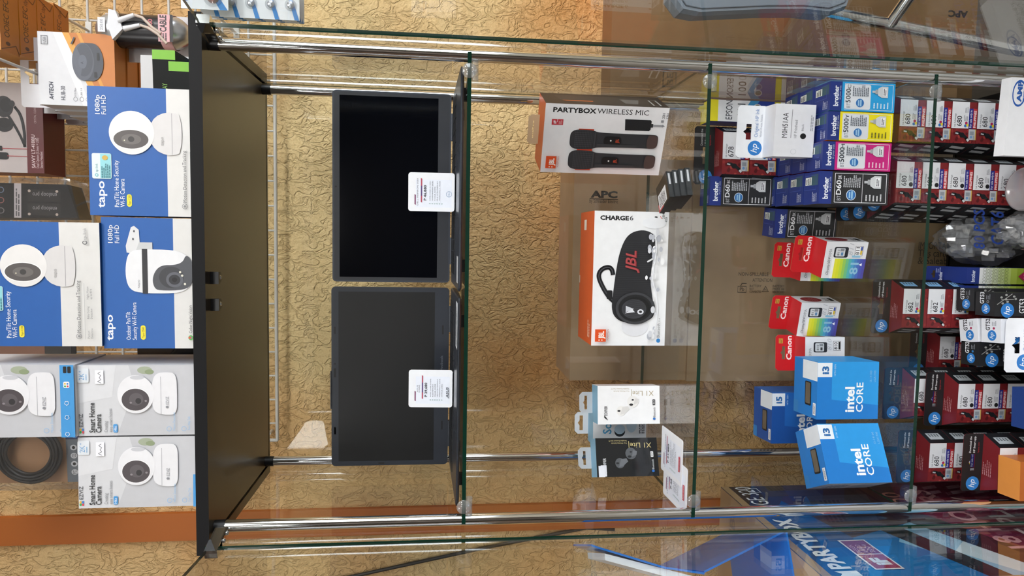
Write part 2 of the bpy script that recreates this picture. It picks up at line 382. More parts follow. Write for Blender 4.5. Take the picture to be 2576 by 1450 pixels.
def door(s, ang):
    hx, hy = 0.374*s, -0.05; c, sn = math.sin(R(ang)), math.cos(R(ang))
    root = bpy.data.objects.new('door', None)
    m = MB(); m.box((-0.0028, -0.365, Z4+0.004), (0.0028, 0, ZB-0.005), GLASS, mm={'y': EDGE, 'z': EDGE, 'Z': EDGE})
    o = m.build('door'); o.parent = cab; o.location = (hx, hy-0.15, -FLOOR); o.rotation_euler = (0, 0, R(ang)*s)
    # pivot hinge: folded chrome channel with two screws reaching from post to glass corner
    m = MB(); px, py = 0.362*s, -0.008; z0, z1 = ZB-0.021, ZB-0.003
    e = Vector((hx-px, hy+0.004-py, 0)); en = e.normalized(); nn = Vector((-en.y, en.x, 0))*0.0045
    P = Vector((px, py, z0)); 
    for z in (z0, z1-0.0025):
        a = [P+Vector((0, 0, z-z0))+nn, P+Vector((0, 0, z-z0))-nn, P+e+Vector((0, 0, z-z0))-nn, P+e+Vector((0, 0, z-z0))+nn]
        m.prism(a, (0, 0, 0.0025), CHROME)
    a = [P+nn, P+nn*0.6, P+e+nn*0.6, P+e+nn]; m.prism(a, (0, 0, z1-z0), CHROME)
    a = [P+e*0.72+nn*1.5, P+e*0.72-nn*1.5, P+e*1.3-nn*1.5, P+e*1.3+nn*1.5]; m.prism(a, (0, 0, z1-z0), CHROME)
    hg = part(m, 'hinge')
    for q in (0.2, 0.6):
        m = MB(); c0 = P+e*q; m.lathe((c0.x, c0.y, z0), [(0.0, -0.004), (0.0026, -0.0035), (0.0034, -0.001), (0.0034, 0.0)], STEEL, 14); part(m, 'screw', hg)
    bpy.data.objects.remove(root)
door(1, 11); door(-1, -5)
for x in (0.02, -0.02):
    m = MB(); m.prism([(x-0.008, -0.0, ZB), (x+0.008, -0.0, ZB), (x+0.008, 0.012, ZB), (x+0.005, 0.017, ZB), (x-0.005, 0.017, ZB), (x-0.008, 0.012, ZB)], (0, 0, -0.009), BLK)
    m.box((x-0.009, -0.006, ZB-0.012), (x+0.009, 0.0, ZB), BLK); p = part(m, 'door_catch')
    m = MB(); m.lathe((x, 0.009, ZB-0.009), [(0.0, -0.0022), (0.003, -0.0018), (0.0036, 0)], STEEL, 14); part(m, 'screw', p)
for z in (0, Z2, Z3):
    for s in (-1, 1):
        for y in (-0.004, 0.272):
            m = MB(); m.tube([(0.35*s, y, z-0.0115), (0.322*s, y, z-0.0115)], 0.0052, PLASTIC, 14)
            if y < 0: m.lathe((0.336*s, y-0.0055, z-0.003), [(0.0, -0.001), (0.011, -0.001), (0.0115, 0.0), (0.011, 0.001), (0.0, 0.001)], PLASTIC, 22, 'y')
            m.tube([(0.335*s, y, z-0.0115), (0.335*s, y, z-0.006)], 0.003, PLASTIC, 10)
            part(m, 'shelf_support')
for z, lb in ((0, 'uppermost clear glass shelf, holding the two open laptops'), (Z2, 'middle clear glass shelf, holding speaker, microphone and earbud boxes'), (Z3, 'lowest clear glass shelf, holding ink bottles and blue processor boxes')):
    m = MB(); m.box((-0.3635, -0.0095, z-0.006), (0.3635, 0.286, z), GLASS, mm={'x': EDGE, 'X': EDGE, 'y': EDGE, 'Y': EDGE})
    tag(m.build('glass_shelf'), lb, 'shelf', 'glass shelves of the cabinet')

# ------------------------------------------------------------------ wire grid with hooks
GY = 0.592; WIRE = mat('#d9d8d4', 0.35, 0.0, 0.6)
m = MB(); pit = 0.0575
for i in range(-6, 40):
    x = 0.441-0.0575*i
    if -0.42 < x < 0.68: m.tube([(x, GY, 0.420), (x, GY, 1.2)], 0.0024, WIRE, 6)
for k in range(14):
    z = 0.420+0.0575*k; m.tube([(-0.405, GY-0.004, z), (0.68, GY-0.004, z)], 0.0028 if k else 0.0042, WIRE, 6)
m.tube([(-0.405, GY-0.002, 0.420), (-0.405, GY-0.002, 1.2)], 0.0042, WIRE, 8)
m.tube([(0.68, GY-0.002, 0.420), (0.68, GY-0.002, 1.2)], 0.0042, WIRE, 8)
for (x, z) in ((-0.39, 0.44), (0.66, 0.44)): m.tube([(x, GY, z), (x, WALLY-0.001, z)], 0.004, WIRE, 8)
tag(m.build('wire_grid'), 'white wire grid panel fixed to the ochre wall behind the cabinet', 'wire grid')
def hook(x, z, y0, rise, label):
    m = MB(); m.tube([(x, GY-0.006, z), (x, GY-0.02, z), (x+0.0, y0+0.03, z+rise*0.8), (x, y0, z+rise)], 0.0029, WIRE, 8)
    m.box((x-0.02, GY-0.012, z-0.006), (x+0.02, GY-0.006, z+0.006), WIRE)
    return tag(m.build('display_hook'), label, 'hook', 'display hooks on the wire grid')
hook(0.53, 0.818, 0.28, 0.012, 'white wire display hook running past the orange boxes, cable tin behind it')
hook(0.382, 0.796, 0.20, 0.010, 'white wire display hook through the slot of the hub box')
hook(0.268, 0.942, 0.33, 0.012, 'white wire display hook carrying the headset box')
hook(0.54, 0.502, 0.235, 0.012, 'white wire display hook carrying the button cell cards')
hook(0.135, 0.93, 0.27, 0.010, 'white wire display hook carrying the black battery charger pack')
hook(-0.37, 0.95, 0.38, 0.010, 'white wire display hook carrying the coiled cable pack')

# ------------------------------------------------------------------ camera boxes on the black board
BL, LG = '#1a5aa6', '#d9d8d6'
def cam_ball(f, u, v, k):
    """printed picture of a round white pan camera; k = artwork units per radius"""
    f.poly([(u-sg*x*k, v-sv*y*k) for x, y in ((-0.45, 0.86), (0.45, 0.86), (0.66, 0.98), (0.82, 1.15), (0.93, 1.38), (0.99, 1.65), (0.96, 1.95), (0.88, 2.1), (0.5, 2.19), (0, 2.22), (-0.5, 2.19), (-0.88, 2.1), (-0.96, 1.95), (-0.99, 1.65), (-0.93, 1.38), (-0.82, 1.15), (-0.66, 0.98))
            for sg, sv in ((1 if f.su > 0 else -1, 1 if f.sv > 0 else -1),)], '#d4d2d2')
    f.line([(u-(1 if f.su > 0 else -1)*x*k, v-(1 if f.sv > 0 else -1)*1.78*k) for x in (-0.95, 0, 0.95)], 0.03*k, '#a9a7aa')
    f.disc(u, v, k, k, '#e3e1e0', 40)
    f.disc(u-(0.3*k if f.su > 0 else -0.3*k), v+(0.03*k if f.sv > 0 else -0.03*k), 0.47*k, 0.82*k, '#f1efee', 36)
    f.disc(u-(0.3*k if f.su > 0 else -0.3*k), v+(0.03*k if f.sv > 0 else -0.03*k), 0.43*k, 0.77*k, '#55504f', 36)
    f.disc(u-(0.3*k if f.su > 0 else -0.3*k), v+(0.02*k if f.sv > 0 else -0.02*k), 0.24*k, 0.44*k, '#6a6563', 28)
    f.disc(u-(0.3*k if f.su > 0 else -0.3*k), v+(0.02*k if f.sv > 0 else -0.02*k), 0.13*k, 0.14*k, '#3a3838', 20)
    f.disc(u-(0.36*k if f.su > 0 else -0.36*k), v+(0.32*k if f.sv > 0 else -0.32*k), 0.03*k, 0.03*k, '#e9e2c8', 10)
    f.text('tapo', u-(0.55*k if f.su > 0 else -0.55*k), v-(1.4*k if f.sv > 0 else -1.4*k), 0.14*k, '#a8a6a6', 0.4*k)
def tapo_c200(f, stick=True, extra=0):
    f.units(545, 220, 478+extra, 228)
    f.rect(545, 478+extra, 220, 418, LG)
    f.text('tapo', 526, 264, 19, '#f4f6fa', 68, bold=0.015)
    f.text('Pan/Tilt Home Security', 523, 299, 11, '#eef2f8', 118); f.text('Wi-Fi Camera', 523, 313, 11, '#eef2f8', 72)
    f.round(522, 330, 490, 318, 5.5, '#f2df35'); f.text('Tapo C200', 518, 327, 5, INK, 25)
    f.text('1080p', 290, 258, 11.5, '#f4f6fa', 48, bold=0.008); f.text('Full HD', 290, 273, 11, '#f4f6fa', 48)
    if stick:
        f.round(452, 283, 388, 236, 4, '#d8e6ea'); f.rect(451, 282, 389, 256, '#8fd0d8'); f.text('tp-link', 436, 250, 6, '#4f8a93', 22)
        f.ring(443, 247, 4, 4, 0.4, '#5fb3bd'); f.small(450, 281, 412, 258, 5, '#2f6f7a', 3); f.disc(399, 268, 6, 7, '#c9a64a')
    cam_ball(f, 334, 334, 55)
    f.ring(518, 461, 7, 7, 0.18, '#8a8a8c'); f.disc(518, 461, 3, 3, '#8a8a8c')
    f.text('Motion Detection and Tracking', 508, 466, 9, '#58585a', 132)
    f.rect(526, 476.5, 378, 475.8, '#9a9a9c')
def tapo_c200_more(f):
    tapo_c200(f, True, 36)
    f.text('tp-link', 265, 485, 8, '#8d8d90', 30); f.ring(272, 481, 5, 6, 0.35, '#5d5e62')
    for i, (t, q, l) in enumerate((('Person', 'Detection', 20), ('Baby Crying', 'Detection', 32), ('Night Vision', 'up to 40 ft', 32))): f.text(t, 524-52*i, 487, 4.8, '#77777a', l); f.text(q, 524-52*i, 495, 4.8, '#77777a', 26)
def tapo_c500(f):
    f.units(887, 547, 488, 254)
    f.rect(887, 488, 547, 437, LG)
    f.text('tapo', 866, 278, 19, '#f4f6fa', 70, bold=0.015)
    f.text('Outdoor Pan/Tilt', 864, 323, 11, '#eef2f8', 76); f.text('Security Wi-Fi Camera', 864, 339, 11, '#eef2f8', 102)
    f.round(864, 362, 826, 349, 6, '#f2df35'); f.text('Tapo C500', 859, 358.5, 5.5, INK, 29)
    f.text('1080p', 613, 283, 12, '#f4f6fa', 48, bold=0.008); f.text('Full HD', 613, 300, 11.5, '#f4f6fa', 48)
    f.poly([(637, 318), (620, 316), (572, 330), (568, 338), (578, 350), (612, 352), (640, 338)], '#d9dadc')
    f.poly([(637, 340), (610, 350), (610, 384), (637, 384)], '#c5c7c9')
    for x, y in ((582, 338), (602, 335)): f.disc(x, y, 3, 2.4, '#5a5c60')
    f.poly(soft([(628, 350), (634, 328), (650, 318), (690, 313), (728, 320), (742, 345), (742, 440), (734, 468), (715, 486), (660, 487), (640, 470), (628, 440)]), '#e4e5e8')
    f.rect(743, 371, 627, 357, '#2c2d31')
    f.poly(soft([(735, 400), (728, 387), (705, 382), (680, 392), (668, 410), (668, 440), (660, 462), (640, 470), (652, 484), (680, 487), (716, 486), (733, 466)]), '#4c4e54')
    f.disc(700, 432, 28, 32, '#3a3b40', 30); f.disc(706, 440, 20, 22, '#5c5e66', 30); f.disc(706, 440, 13, 15, '#2d2e33', 26); f.disc(706, 440, 6, 7, '#17181b', 18)
    for x, y in ((695, 460), (717, 467), (686, 455)): f.disc(x, y, 3, 3, '#d9d6c8')
    f.text('tapo', 728, 350, 6, '#9a9b9e', 22)
    f.ring(858, 480, 6.5, 6.5, 0.45, '#5fae52'); f.disc(858, 477, 3, 3, '#d8574a'); f.text('Color Night Vision', 846, 484, 8.5, '#4e4e50', 76)
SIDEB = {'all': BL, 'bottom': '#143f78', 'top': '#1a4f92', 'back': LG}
tapo_box = carton('camera_box', (0.1085, -0.022, ZT), 0, 0.1800, 0.075, 0.1385, SIDEB, 'blue and white pan tilt camera box, right of the three, standing alone on the board', 'box', 'blue camera boxes', {'front': tapo_c200, 'left': lambda f: f.rect(0, 0, 1, 0.24, LG)})
carton('camera_box', (-0.0825, -0.022, ZT), 0, 0.1885, 0.08, 0.1245, SIDEB, 'blue camera box showing an outdoor dome camera on a bracket', 'box', 'blue camera boxes', {'front': tapo_c500})
carton('camera_box', (-0.0785, -0.027, ZT+0.1246), 0, 0.1760, 0.075, 0.1600, SIDEB, 'blue and white camera box stacked on top of the outdoor camera box', 'box', 'blue camera boxes', {'front': lambda f: (tapo_c200_more(f))})
GR = '#cfd0d4'
def ezviz(f):
    f.units(1078, 909, 490, 209)
    f.poly([(909, 490), (909, 330), (960, 345), (1078, 300), (1078, 490)], '#c4c5ca'); f.poly([(1000, 209), (909, 209), (909, 300), (985, 290)], '#dcdde1')
    f.disc(921, 369, 9, 18, '#a3ac95', 18); f.disc(925, 380, 6, 11, '#8c9a78', 16)
    for i, c in enumerate(('#3aa84f', '#e8b93a', '#d8434e', '#3f7fd0')): f.disc(1069-6*(i % 2), 213.5+6*(i//2), 3.2, 2.6, c, 12)
    f.text('EZVIZ', 1056, 220, 9, '#3b3c40', 33)
    f.text('Smart Home', 1070, 248, 13.5, '#26272a', 76, bold=0.012); f.text('Camera', 1070, 263, 13.5, '#26272a', 47, bold=0.012)
    f.text('Creating', 1069, 278, 8, '#8f9094', 28); f.text('easy smart homes', 1069, 289, 8, '#8f9094', 60)
    f.round(1070, 302, 1050, 292, 2.5, '#3f97d8'); f.text('H6c', 1067, 300, 6.5, '#f2f6fb', 14)
    f.round(950, 237, 916, 209, 4, '#dfe4ea'); f.text('2K', 944, 226, 12, '#6aa0cf', 17); f.text('+', 926, 220, 7, '#6aa0cf'); f.small(944, 233, 926, 229, 1, '#86b3da', 3)
    f.rect(953, 272, 920, 252, '#f2f3f8'); f.line([(951, 266), (947, 258), (943, 266), (938, 262), (933, 266), (928, 259), (924, 265)], 1.1, '#4a4b58')
    f.poly(soft([(928, 396), (925, 420), (928, 446), (980, 447), (1027, 446), (1029, 420), (1024, 396), (1008, 386), (950, 386)]), '#e6e6ea')
    f.line([(936, 408), (1026, 408)], 1.2, '#a5a6ac')
    f.disc(978, 348, 46, 44, '#e9e9ed', 40); f.disc(938, 352, 5, 17, '#c8c9cf', 20)
    f.disc(991, 347, 28, 35, '#f4f4f6', 36); f.disc(991, 347, 26.5, 33, '#4a4347', 36); f.disc(990, 349, 15, 17, '#5b5559', 26); f.disc(994, 354, 7, 7, '#2c292c', 20)
    f.disc(998, 336, 2.4, 3, '#8c8488', 12); f.disc(994, 372, 2.4, 3, '#8c8488', 12)
    f.text('EZVIZ', 1003, 427, 7, '#8d8e94', 20); f.disc(1009, 423, 3, 3.5, '#8d8e94', 10)
    for y, t in ((427, 'Motion Detection'), (463, 'Two-Way Talk')): f.ring(1062, y, 6, 6, 0.16, '#7fb2dc', 20); f.text(t, 1066, y+15, 5.5, '#86b5dc', 46 if t[0] == 'M' else 36)
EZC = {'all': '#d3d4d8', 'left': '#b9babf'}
e1 = carton('camera_box', (-0.2105, -0.022, ZT), 0, 0.1035, 0.09, 0.1620, EZC, 'grey smart home camera box in the board row, beside the outdoor camera box', 'box', 'grey camera boxes', {'front': ezviz})
def ezviz_left(f):
    ezviz(f); f.rect(1078, 490, 1000, 484, '#3f97d8')
carton('camera_box', (-0.3175, -0.024, ZT), 1.5, 0.1045, 0.09, 0.1640, EZC, 'grey smart home camera box at the far left end of the board', 'box', 'grey camera boxes', {'front': ezviz_left})
def ezviz_band(f):
    ezviz(f); f.units(1090, 918, 205, -90); f.rect(1090, 205, 918, 173, '#3f97d8')
    f.round(937, 189, 921, 181, 2, INK); f.round(937, 199, 921, 191, 2, INK); f.round(972, 195, 957, 181, 3, '#f3f4f6')
    for i, c in enumerate(('#3aa84f', '#e8b93a', '#d8434e', '#3f7fd0')): f.disc(968-6*(i % 2), 185+6*(i//2), 2.2, 2.2, c, 10)
    for y in (1008, 1042, 1082): f.ring(y, 188, 6, 6, 0.25, '#dbe9f5', 5)
carton('camera_box', (-0.2095, -0.028, ZT+0.1621), 0, 0.1045, 0.09, 0.1720, EZC, 'grey camera box with a blue bottom band, stacked on another grey camera box', 'box', 'grey camera boxes', {'front': ezviz_band})

# dark round-grilled gadget between the boxes
o = empty('webcam_speaker', (-0.128, 0.12, ZT), 0, 'dark grey gadget with a round black grille, behind the gap beside the outdoor camera box', 'speaker')
m = MB(); m.box((-0.03, 0, 0), (0.03, 0.05, 0.14), mat('#4a4442', 0.6)); m.build('housing', o)
m = MB(); m.lathe((0.004, 0, 0.062), [(0.0, -0.008), (0.022, -0.008), (0.026, -0.004), (0.026, 0.0)], INK, 28, 'y'); m.build('grille', o)

# ------------------------------------------------------------------ things hanging on the wire grid
def hub_front(f):
    f.units(262, 84, 292, 97)
    f.poly([(262, 225), (84, 163), (84, 136), (262, 208)], '#f2f3f5')
    f.poly([(262, 245), (84, 160), (84, 292), (262, 292)], '#c9792f'); f.poly([(262, 262), (84, 176), (84, 160), (262, 245)], '#e0a13d')
    f.poly([(262, 285), (84, 205), (84, 196), (262, 276)], '#dd9a3c')
    f.text('A4TECH', 249, 133, 11, '#1b2440', 46, bold=0.02, shear=0.12); f.text('HUB-30', 249, 163, 11, '#1b2440', 37)
    for i, t in enumerate(('5120 Mbps', 'USB 3.0', '4 Ports')): f.ring(246, 189+16*i, 5.5, 5.5, 0.14, '#6f7178', 18); f.text(t, 239, 191+16*i, 4.5, '#7c7e86', 22)
    f.frame(115, 123, 94, 106, 1.2, '#5c5f68'); f.text('USB', 112, 119, 8, '#5c5f68', 15)
    f.poly([(200, 212), (108, 212), (108, 236), (200, 236)], '#3f444f'); f.disc(154, 236, 46, 28, '#3f444f', 40)
    f.disc(154, 212, 46, 28, '#585d6a', 44); f.disc(150, 214, 40, 23, '#484d58', 40); f.poly([(196, 204), (150, 186), (118, 196), (154, 212)], '#5b606d'); f.disc(154, 211, 17, 11, '#5f6573', 28); f.text('A', 160, 213, 7, '#30343d')
    f.round(150, 254, 131, 248, 1.5, '#15171c'); f.round(192, 247, 178, 240, 1.5, '#15171c')
    f.line([(112, 184), (96, 192)], 4, '#3b3f49')
HUBC = {'all': '#dedfe3', 'bottom': '#c27a33', 'right': '#c9893f', 'left': '#d3d4da'}
hx, hz = 0.3165, 0.638
hub = carton('usb_hub_box', (hx, 0.30, hz), -0.5, 0.131, 0.044, 0.132, HUBC, 'white and orange usb hub box, front one on its hook', 'box', 'usb hub boxes on a hook', {'front': hub_front})
hang_tab(hub, 0.001, 0.130, 0.042, 0.132, 0.187, '#e3e3e8', '#d5d5da', (0.043, 0.156, 0.172), lambda f: f.text('P 1,485', 0.03, 0.28, 0.12, '#55565c', 0.35), 0.004)
for i, lb in ((1, 'white and orange usb hub box, second on its hook behind the front one'), (2, 'white and orange usb hub box, third on its hook'), (3, 'white and orange usb hub box, rearmost on its hook')):
    copy_tree(hub, (hx-0.003*i, 0.30+0.0465*i, hz-0.002*i), -0.5, lb)
# headset box
def headset_front(f):
    f.units(433, 205, 122, -60)
    f.rect(433, 122, 205, 82, '#641a20')
    f.text('SAVVY LT-4100JU', 420, 101, 8.5, '#efd9da', 84, bold=0.01); f.text('Dual Option (3.5mm + USB)', 420, 110, 6.5, '#e3c7c9', 76); f.text('Stereo Headset', 420, 119, 6.5, '#e3c7c9', 42)
    f.text('CRYSTAL CLEAR', 306, 106, 5, '#d6b3b6', 40)
    f.line(soft([(240, -60), (246, -10), (270, 30), (330, 64), (366, 78)], False, 3), 6, '#232226')
    f.disc(266, 30, 27, 22, '#2c2b2f', 30); f.disc(262, 36, 18, 14, '#17171a', 26); f.disc(312, 30, 18, 21, '#242327', 26); f.disc(308, 32, 12, 14, '#161619', 22)
    f.disc(258, 50, 8, 6, '#232226', 16); f.line(soft([(266, 56), (285, 70), (330, 78), (366, 77)], False, 3), 6, '#232226')
    f.round(400, 38, 382, -20, 5, '#1d1d20'); f.round(378, 24, 366, 8, 2, '#1d1d20'); f.line([(372, 24), (372, 84)], 1.5, '#c0484d'); f.line([(391, 36), (391, 84)], 1.5, '#c0484d')
hs = carton('headset_box', (0.198, 0.385, 0.812), 0.5, 0.173, 0.075, 0.14, {'all': '#5d171c', 'front': '#cdc3c2', 'bottom': '#6a1b21', 'left': '#6a1b21'}, 'maroon and white box with a printed headset, hanging beside the hub boxes', 'box', None, {'front': headset_front})
# orange boxes in a row at the top corner
def orange_bottom(f):
    f.text('OOIEC EFC', 0.22, 0.52, 0.28, '#5c3a14', 1.2, bold=0.01); f.disc(0.13, 0.62, 0.03, 0.12, '#5c3a14', 12)
    f.text('10pcs', 0.79, 0.52, 0.2, '#5c3a14', 0.32); f.line([(0.02, 0.98), (0.14, 0.2), (0.02, 0.02)], 0.03, '#6b4313'); f.line([(0.98, 0.98), (0.86, 0.2), (0.98, 0.02)], 0.03, '#6b4313')
for i, lb in enumerate(('front orange carton hanging in the row of four at the top corner', 'second orange carton in the row of four at the top corner', 'third orange carton in the row of four at the top corner', 'rearmost orange carton in the row of four at the top corner')):
    o = carton('orange_box', (0.398+0.006*i, 0.245+0.056*i, 0.800-0.0*i), -1, 0.118, 0.0535, 0.15, {'all': '#c98323', 'bottom': '#b8721f'}, lb, 'box', 'orange boxes in a row', {'bottom': orange_bottom})
# braided cable in a clear capsule with its card
o = empty('cable_pack', (0.462, 0.325, 0.512), 0, 'clear capsule with silver ends holding a white braided cable on a red-edged card', 'cable pack')
m = MB(); m.box((-0.050, 0.028, 0.012), (0.040, 0.030, 0.165), '#cfcdd0'); m.box((-0.050, 0.028, -0.004), (0.040, 0.030, 0.012), '#a3242a'); m.build('backing_card', o)
sil = mat('#c2c6cb', 0.28, 0.75)
def capsule_part(z0, z1, r, mm, rnd):
    m = MB(); pr = []
    for k in range(9):
        t = k/8*math.pi/2
        pr.append((r*math.sin(t), z0+(0 if not rnd else 0)+(1-math.cos(t))*abs(z1-z0) if z1 > z0 else z0-(1-math.cos(t))*abs(z1-z0)))
    return m, pr
for nm, z0, sgn in (('bottom_cap', 0.0, 1), ('top_cap', 0.168, -1)):
    m = MB(); pr = [(0.0315*math.sin(t), z0+sgn*0.036*(1-math.cos(t))) for t in [math.pi/2*k/9 for k in range(10)]]
    pr += [(0.0315, z0+sgn*0.040)]
    m.lathe((0, 0, 0), pr if sgn > 0 else pr[::-1], sil, 28); p = m.build(nm, o)
    if sgn < 0: sticker(p, 'price_sticker', ((-0.012, -0.0325, 0.138), (1, 0, 0), (0, 0.05, 1)), (0.026, 0.013), '#e6e8ee', lambda f: f.text('250.00', 0.12, 0.3, 0.4, '#6a6c74', 1.5))
m = MB(); m.lathe((0, 0, 0), [(0.031, 0.038), (0.031, 0.130)], mat('#26262a', 0.25, 0, 0.6), 28); m.lathe((0, 0, 0), [(0.0316, 0.026), (0.0316, 0.046)], '#e2b3b8', 28)
f = Face(m, (-0.0245, -0.0325, 0.026), (1, 0, 0), (0, 0, 1), 0.049, 0.02); f.k = 3; f.rect(0, 0, 1, 1, '#dcaab0'); f.text('CABLE', 0.36, 0.28, 0.6, '#1d1a1d', 1.5, bold=0.03); f.small(0.04, 0.2, 0.32, 0.9, 3, '#2d2428', 4)
f.k = 3; f.rect(0, -0.30, 1, -0.04, '#242327'); f.text('1200', 0.4, 1.5, 0.4, '#c96a72', 1.0, bold=0.02)
m.build('printed_sleeve', o)
m = MB(); m.prism([(-0.026, -0.037, 0.124), (-0.006, -0.037, 0.106), (0.026, -0.037, 0.118), (0.028, -0.037, 0.130), (0.0, -0.037, 0.132)], (0, 0.01, 0), '#dcdde2'); m.build('white_plug_housing', o)
for k, (a, b) in enumerate((((-0.006, 0.104), (0.002, 0.076)), ((0.008, 0.114), (0.020, 0.086)))):
    m = MB(); m.tube([(a[0], -0.036, a[1]), (b[0], -0.036, b[1])], [0.005, 0.0035], '#e6e6ea', 10); q = m.build('plug', o)
    m = MB(); m.tube([(b[0], -0.036, b[1]), (b[0]-0.004, -0.036, b[1]-0.014), (b[0]-0.014-0.006*k, -0.035, b[1]-0.03), (b[0]-0.03, -0.033, b[1]-0.045)], 0.0026, '#cbb9ab', 8); m.build('braided_cord', q)
# black and green plug-and-play boxes on the board
def plug_front(f):
    f.rect(0.86, 0, 1, 1, '#79b82e'); f.text('PLUG AND PLAY', 0.03, 0.38, 0.22, '#7fae4a', 2.6*0.55)
for (x, y, z, lb) in ((0.268, 0.118, ZT, 'black and green small box at the base of its stack behind the blue camera box'), (0.248, 0.09, ZT+0.0352, 'black and green small box in the middle of its stack behind the blue camera box'), (0.272, 0.118, ZT+0.0704, 'black and green small box on top of its stack behind the blue camera box')):
    carton('plug_and_play_box', (x, y, z), -2, 0.105, 0.09, 0.035, {'all': mat('#141615', 0.6, 0, 0.2), 'right': '#79b82e'}, lb, 'box', 'black and green boxes', {'front': plug_front})
def gold_front(f):
    f.poly([(0.45, 0), (1, 0), (1, 0.5), (0.7, 0.42)], '#3f8fd0'); f.text('GOLD PLATED', 0.55, 0.12, 0.09, '#dbe9f6', 0.2)
carton('cable_box', (0.305, 0.232, ZT), 0, 0.092, 0.03, 0.172, {'all': '#c9c9ca'}, 'white and blue box standing behind the black and green boxes', 'box', None, {'front': gold_front})
# button cell cards seen through the open door
def cell_card(name, loc, w, h, cells, label, big):
    o = empty(name, loc, -3, label, 'battery card', 'button cell cards'); m = carton_body(w, 0.0012, h, {'all': '#dfe3ea', 'back': '#c9c4bc'})
    f = Face(m, (0, 0, 0), (1, 0, 0), (0, 0, 1), w, h)
    n = cells
    for i in range(n):
        v1 = (0.72 if big else 1)-i*(0.72/n if big else 1.0/n); v0 = v1-(0.72/n if big else 1.0/n); d = v1-v0
        f.poly([(0, v0+d*0.25), (0, v0+d*0.02), (0.35, v0+d*0.25), (0.7, v0+d*0.5), (1, v0+d*0.72), (1, v0+d*0.98), (0.6, v0+d*0.6)], '#2f80c8')
        f.ring(0.72, v0+d*0.7, 0.16, 0.16*w/h, 0.1, '#5b95c9', 20); f.small(0.6, v0+d*0.35, 0.95, v0+d*0.5, 2, '#5b6672', i)
    if big: f.line([(0.15, 0.86), (0.22, 0.92), (0.25, 0.84), (0.35, 0.9), (0.38, 0.84)], 0.012, '#3c6fb4')
    m.build('card', o)
    for i in range(n):
        d = h*(0.72/n if big else 1.0/n); cz = h*(0.72 if big else 1)-d*(i+0.55); r = 0.0105 if big else 0.0068
        mm = MB(); mm.lathe((w*0.36, 0, cz), [(0, -0.003), (r*0.92, -0.003), (r, -0.002), (r, -0.0001)], mat('#9a5a4e' if big else '#c3c7d2', 0.25, 0.7), 24, 'y'); b = mm.build('button_cell', o)
        mm = MB(); mm.lathe((w*0.36, 0, cz), [(0, -0.005), (r*1.3, -0.0048), (r*1.5, -0.003), (r*1.6, -0.0002)], PLASTIC, 24, 'y'); mm.build('blister', o)
    return o
cell_card('battery_card', (0.490, 0.262, 0.424), 0.06, 0.082, 1, 'small white card with one copper coloured coin cell, front of its hook', True)
for i, lb in enumerate(('white and blue card of button cells just behind the small coin cell card', 'white and blue card of button cells, middle of the hanging stack', 'white and blue card of button cells, rearmost of the hanging stack')):
    cell_card('battery_card', (0.487+0.004*i, 0.290+0.022*i, 0.304), 0.075, 0.178, 5, lb, False)
# black battery charger blister pack
o = empty('charger_pack', (0.106, 0.27, 0.695), 3, 'black battery charger in clear blister packaging hanging above the blue camera boxes', 'battery charger')
m = MB(); m.prism([(0.004, 0.0, 0.0), (0.064, 0.0, 0.018), (0.064, 0.0, 0.20), (0.0, 0.0, 0.20)], (0, 0.05, 0), mat('#151314', 0.5, 0, 0.15))
f = Face(m, (0.006, 0.0, 0.03), (1, 0, 0), (0, 0, 1), 0.05, 0.055)
for k in range(2):
    f.rect(0.02+0.5*k, 0, 0.46+0.5*k, 1, mat('#231e1d', 0.5, 0, 0.2)); f.text('eneloop pro', 0.34+0.5*k, 0.1, 0.14, '#8e8a88', 0.75, rot=90)
for x in (0.06, 0.9): 
    for y in (0.1, 0.95): f.disc(x, y, 0.05, 0.045, '#b9a595', 12)
f = Face(m, (0.002, 0.0, 0.092), (1, 0, 0), (0, 0, 1), 0.062, 0.02); f.rect(0, 0.2, 1, 0.8, '#b9adab'); f.small(0.05, 0.3, 0.95, 0.7, 2, '#4a4444', 5)
f = Face(m, (0.002, 0.0, 0.116), (1, 0, 0), (0, 0, 1), 0.062, 0.07)
for i in range(3):
    for j in range(3): f.ring(0.2+0.3*i, 0.2+0.3*j, 0.09, 0.08, 0.25, ('#6d6664', '#8a4a40', '#5a6c86')[(i+j) % 3], 14)
m.build('charger', o)
m = MB(); m.prism([(-0.004, -0.004, -0.006), (0.074, -0.004, 0.012), (0.074, -0.004, 0.21), (-0.006, -0.004, 0.21)], (0, 0.062, 0), SHELL); m.build('blister_shell', o)
# dark packet behind the stacked boxes
o = empty('plastic_packet', (-0.165, 0.40, 0.78), 0, 'brown printed packet in clear plastic, showing between the two stacked camera boxes', 'packet')
m = MB(); m.box((0, 0, 0), (0.05, 0.02, 0.17), mat('#8f5f45', 0.5)); m.box((-0.001, -0.001, 0), (0.051, 0.02, 0.05), mat('#2a2522', 0.3)); m.build('contents', o)
m = MB(); m.box((-0.008, -0.006, -0.012), (0.058, 0.024, 0.18), SHELL); m.build('wrapper', o)
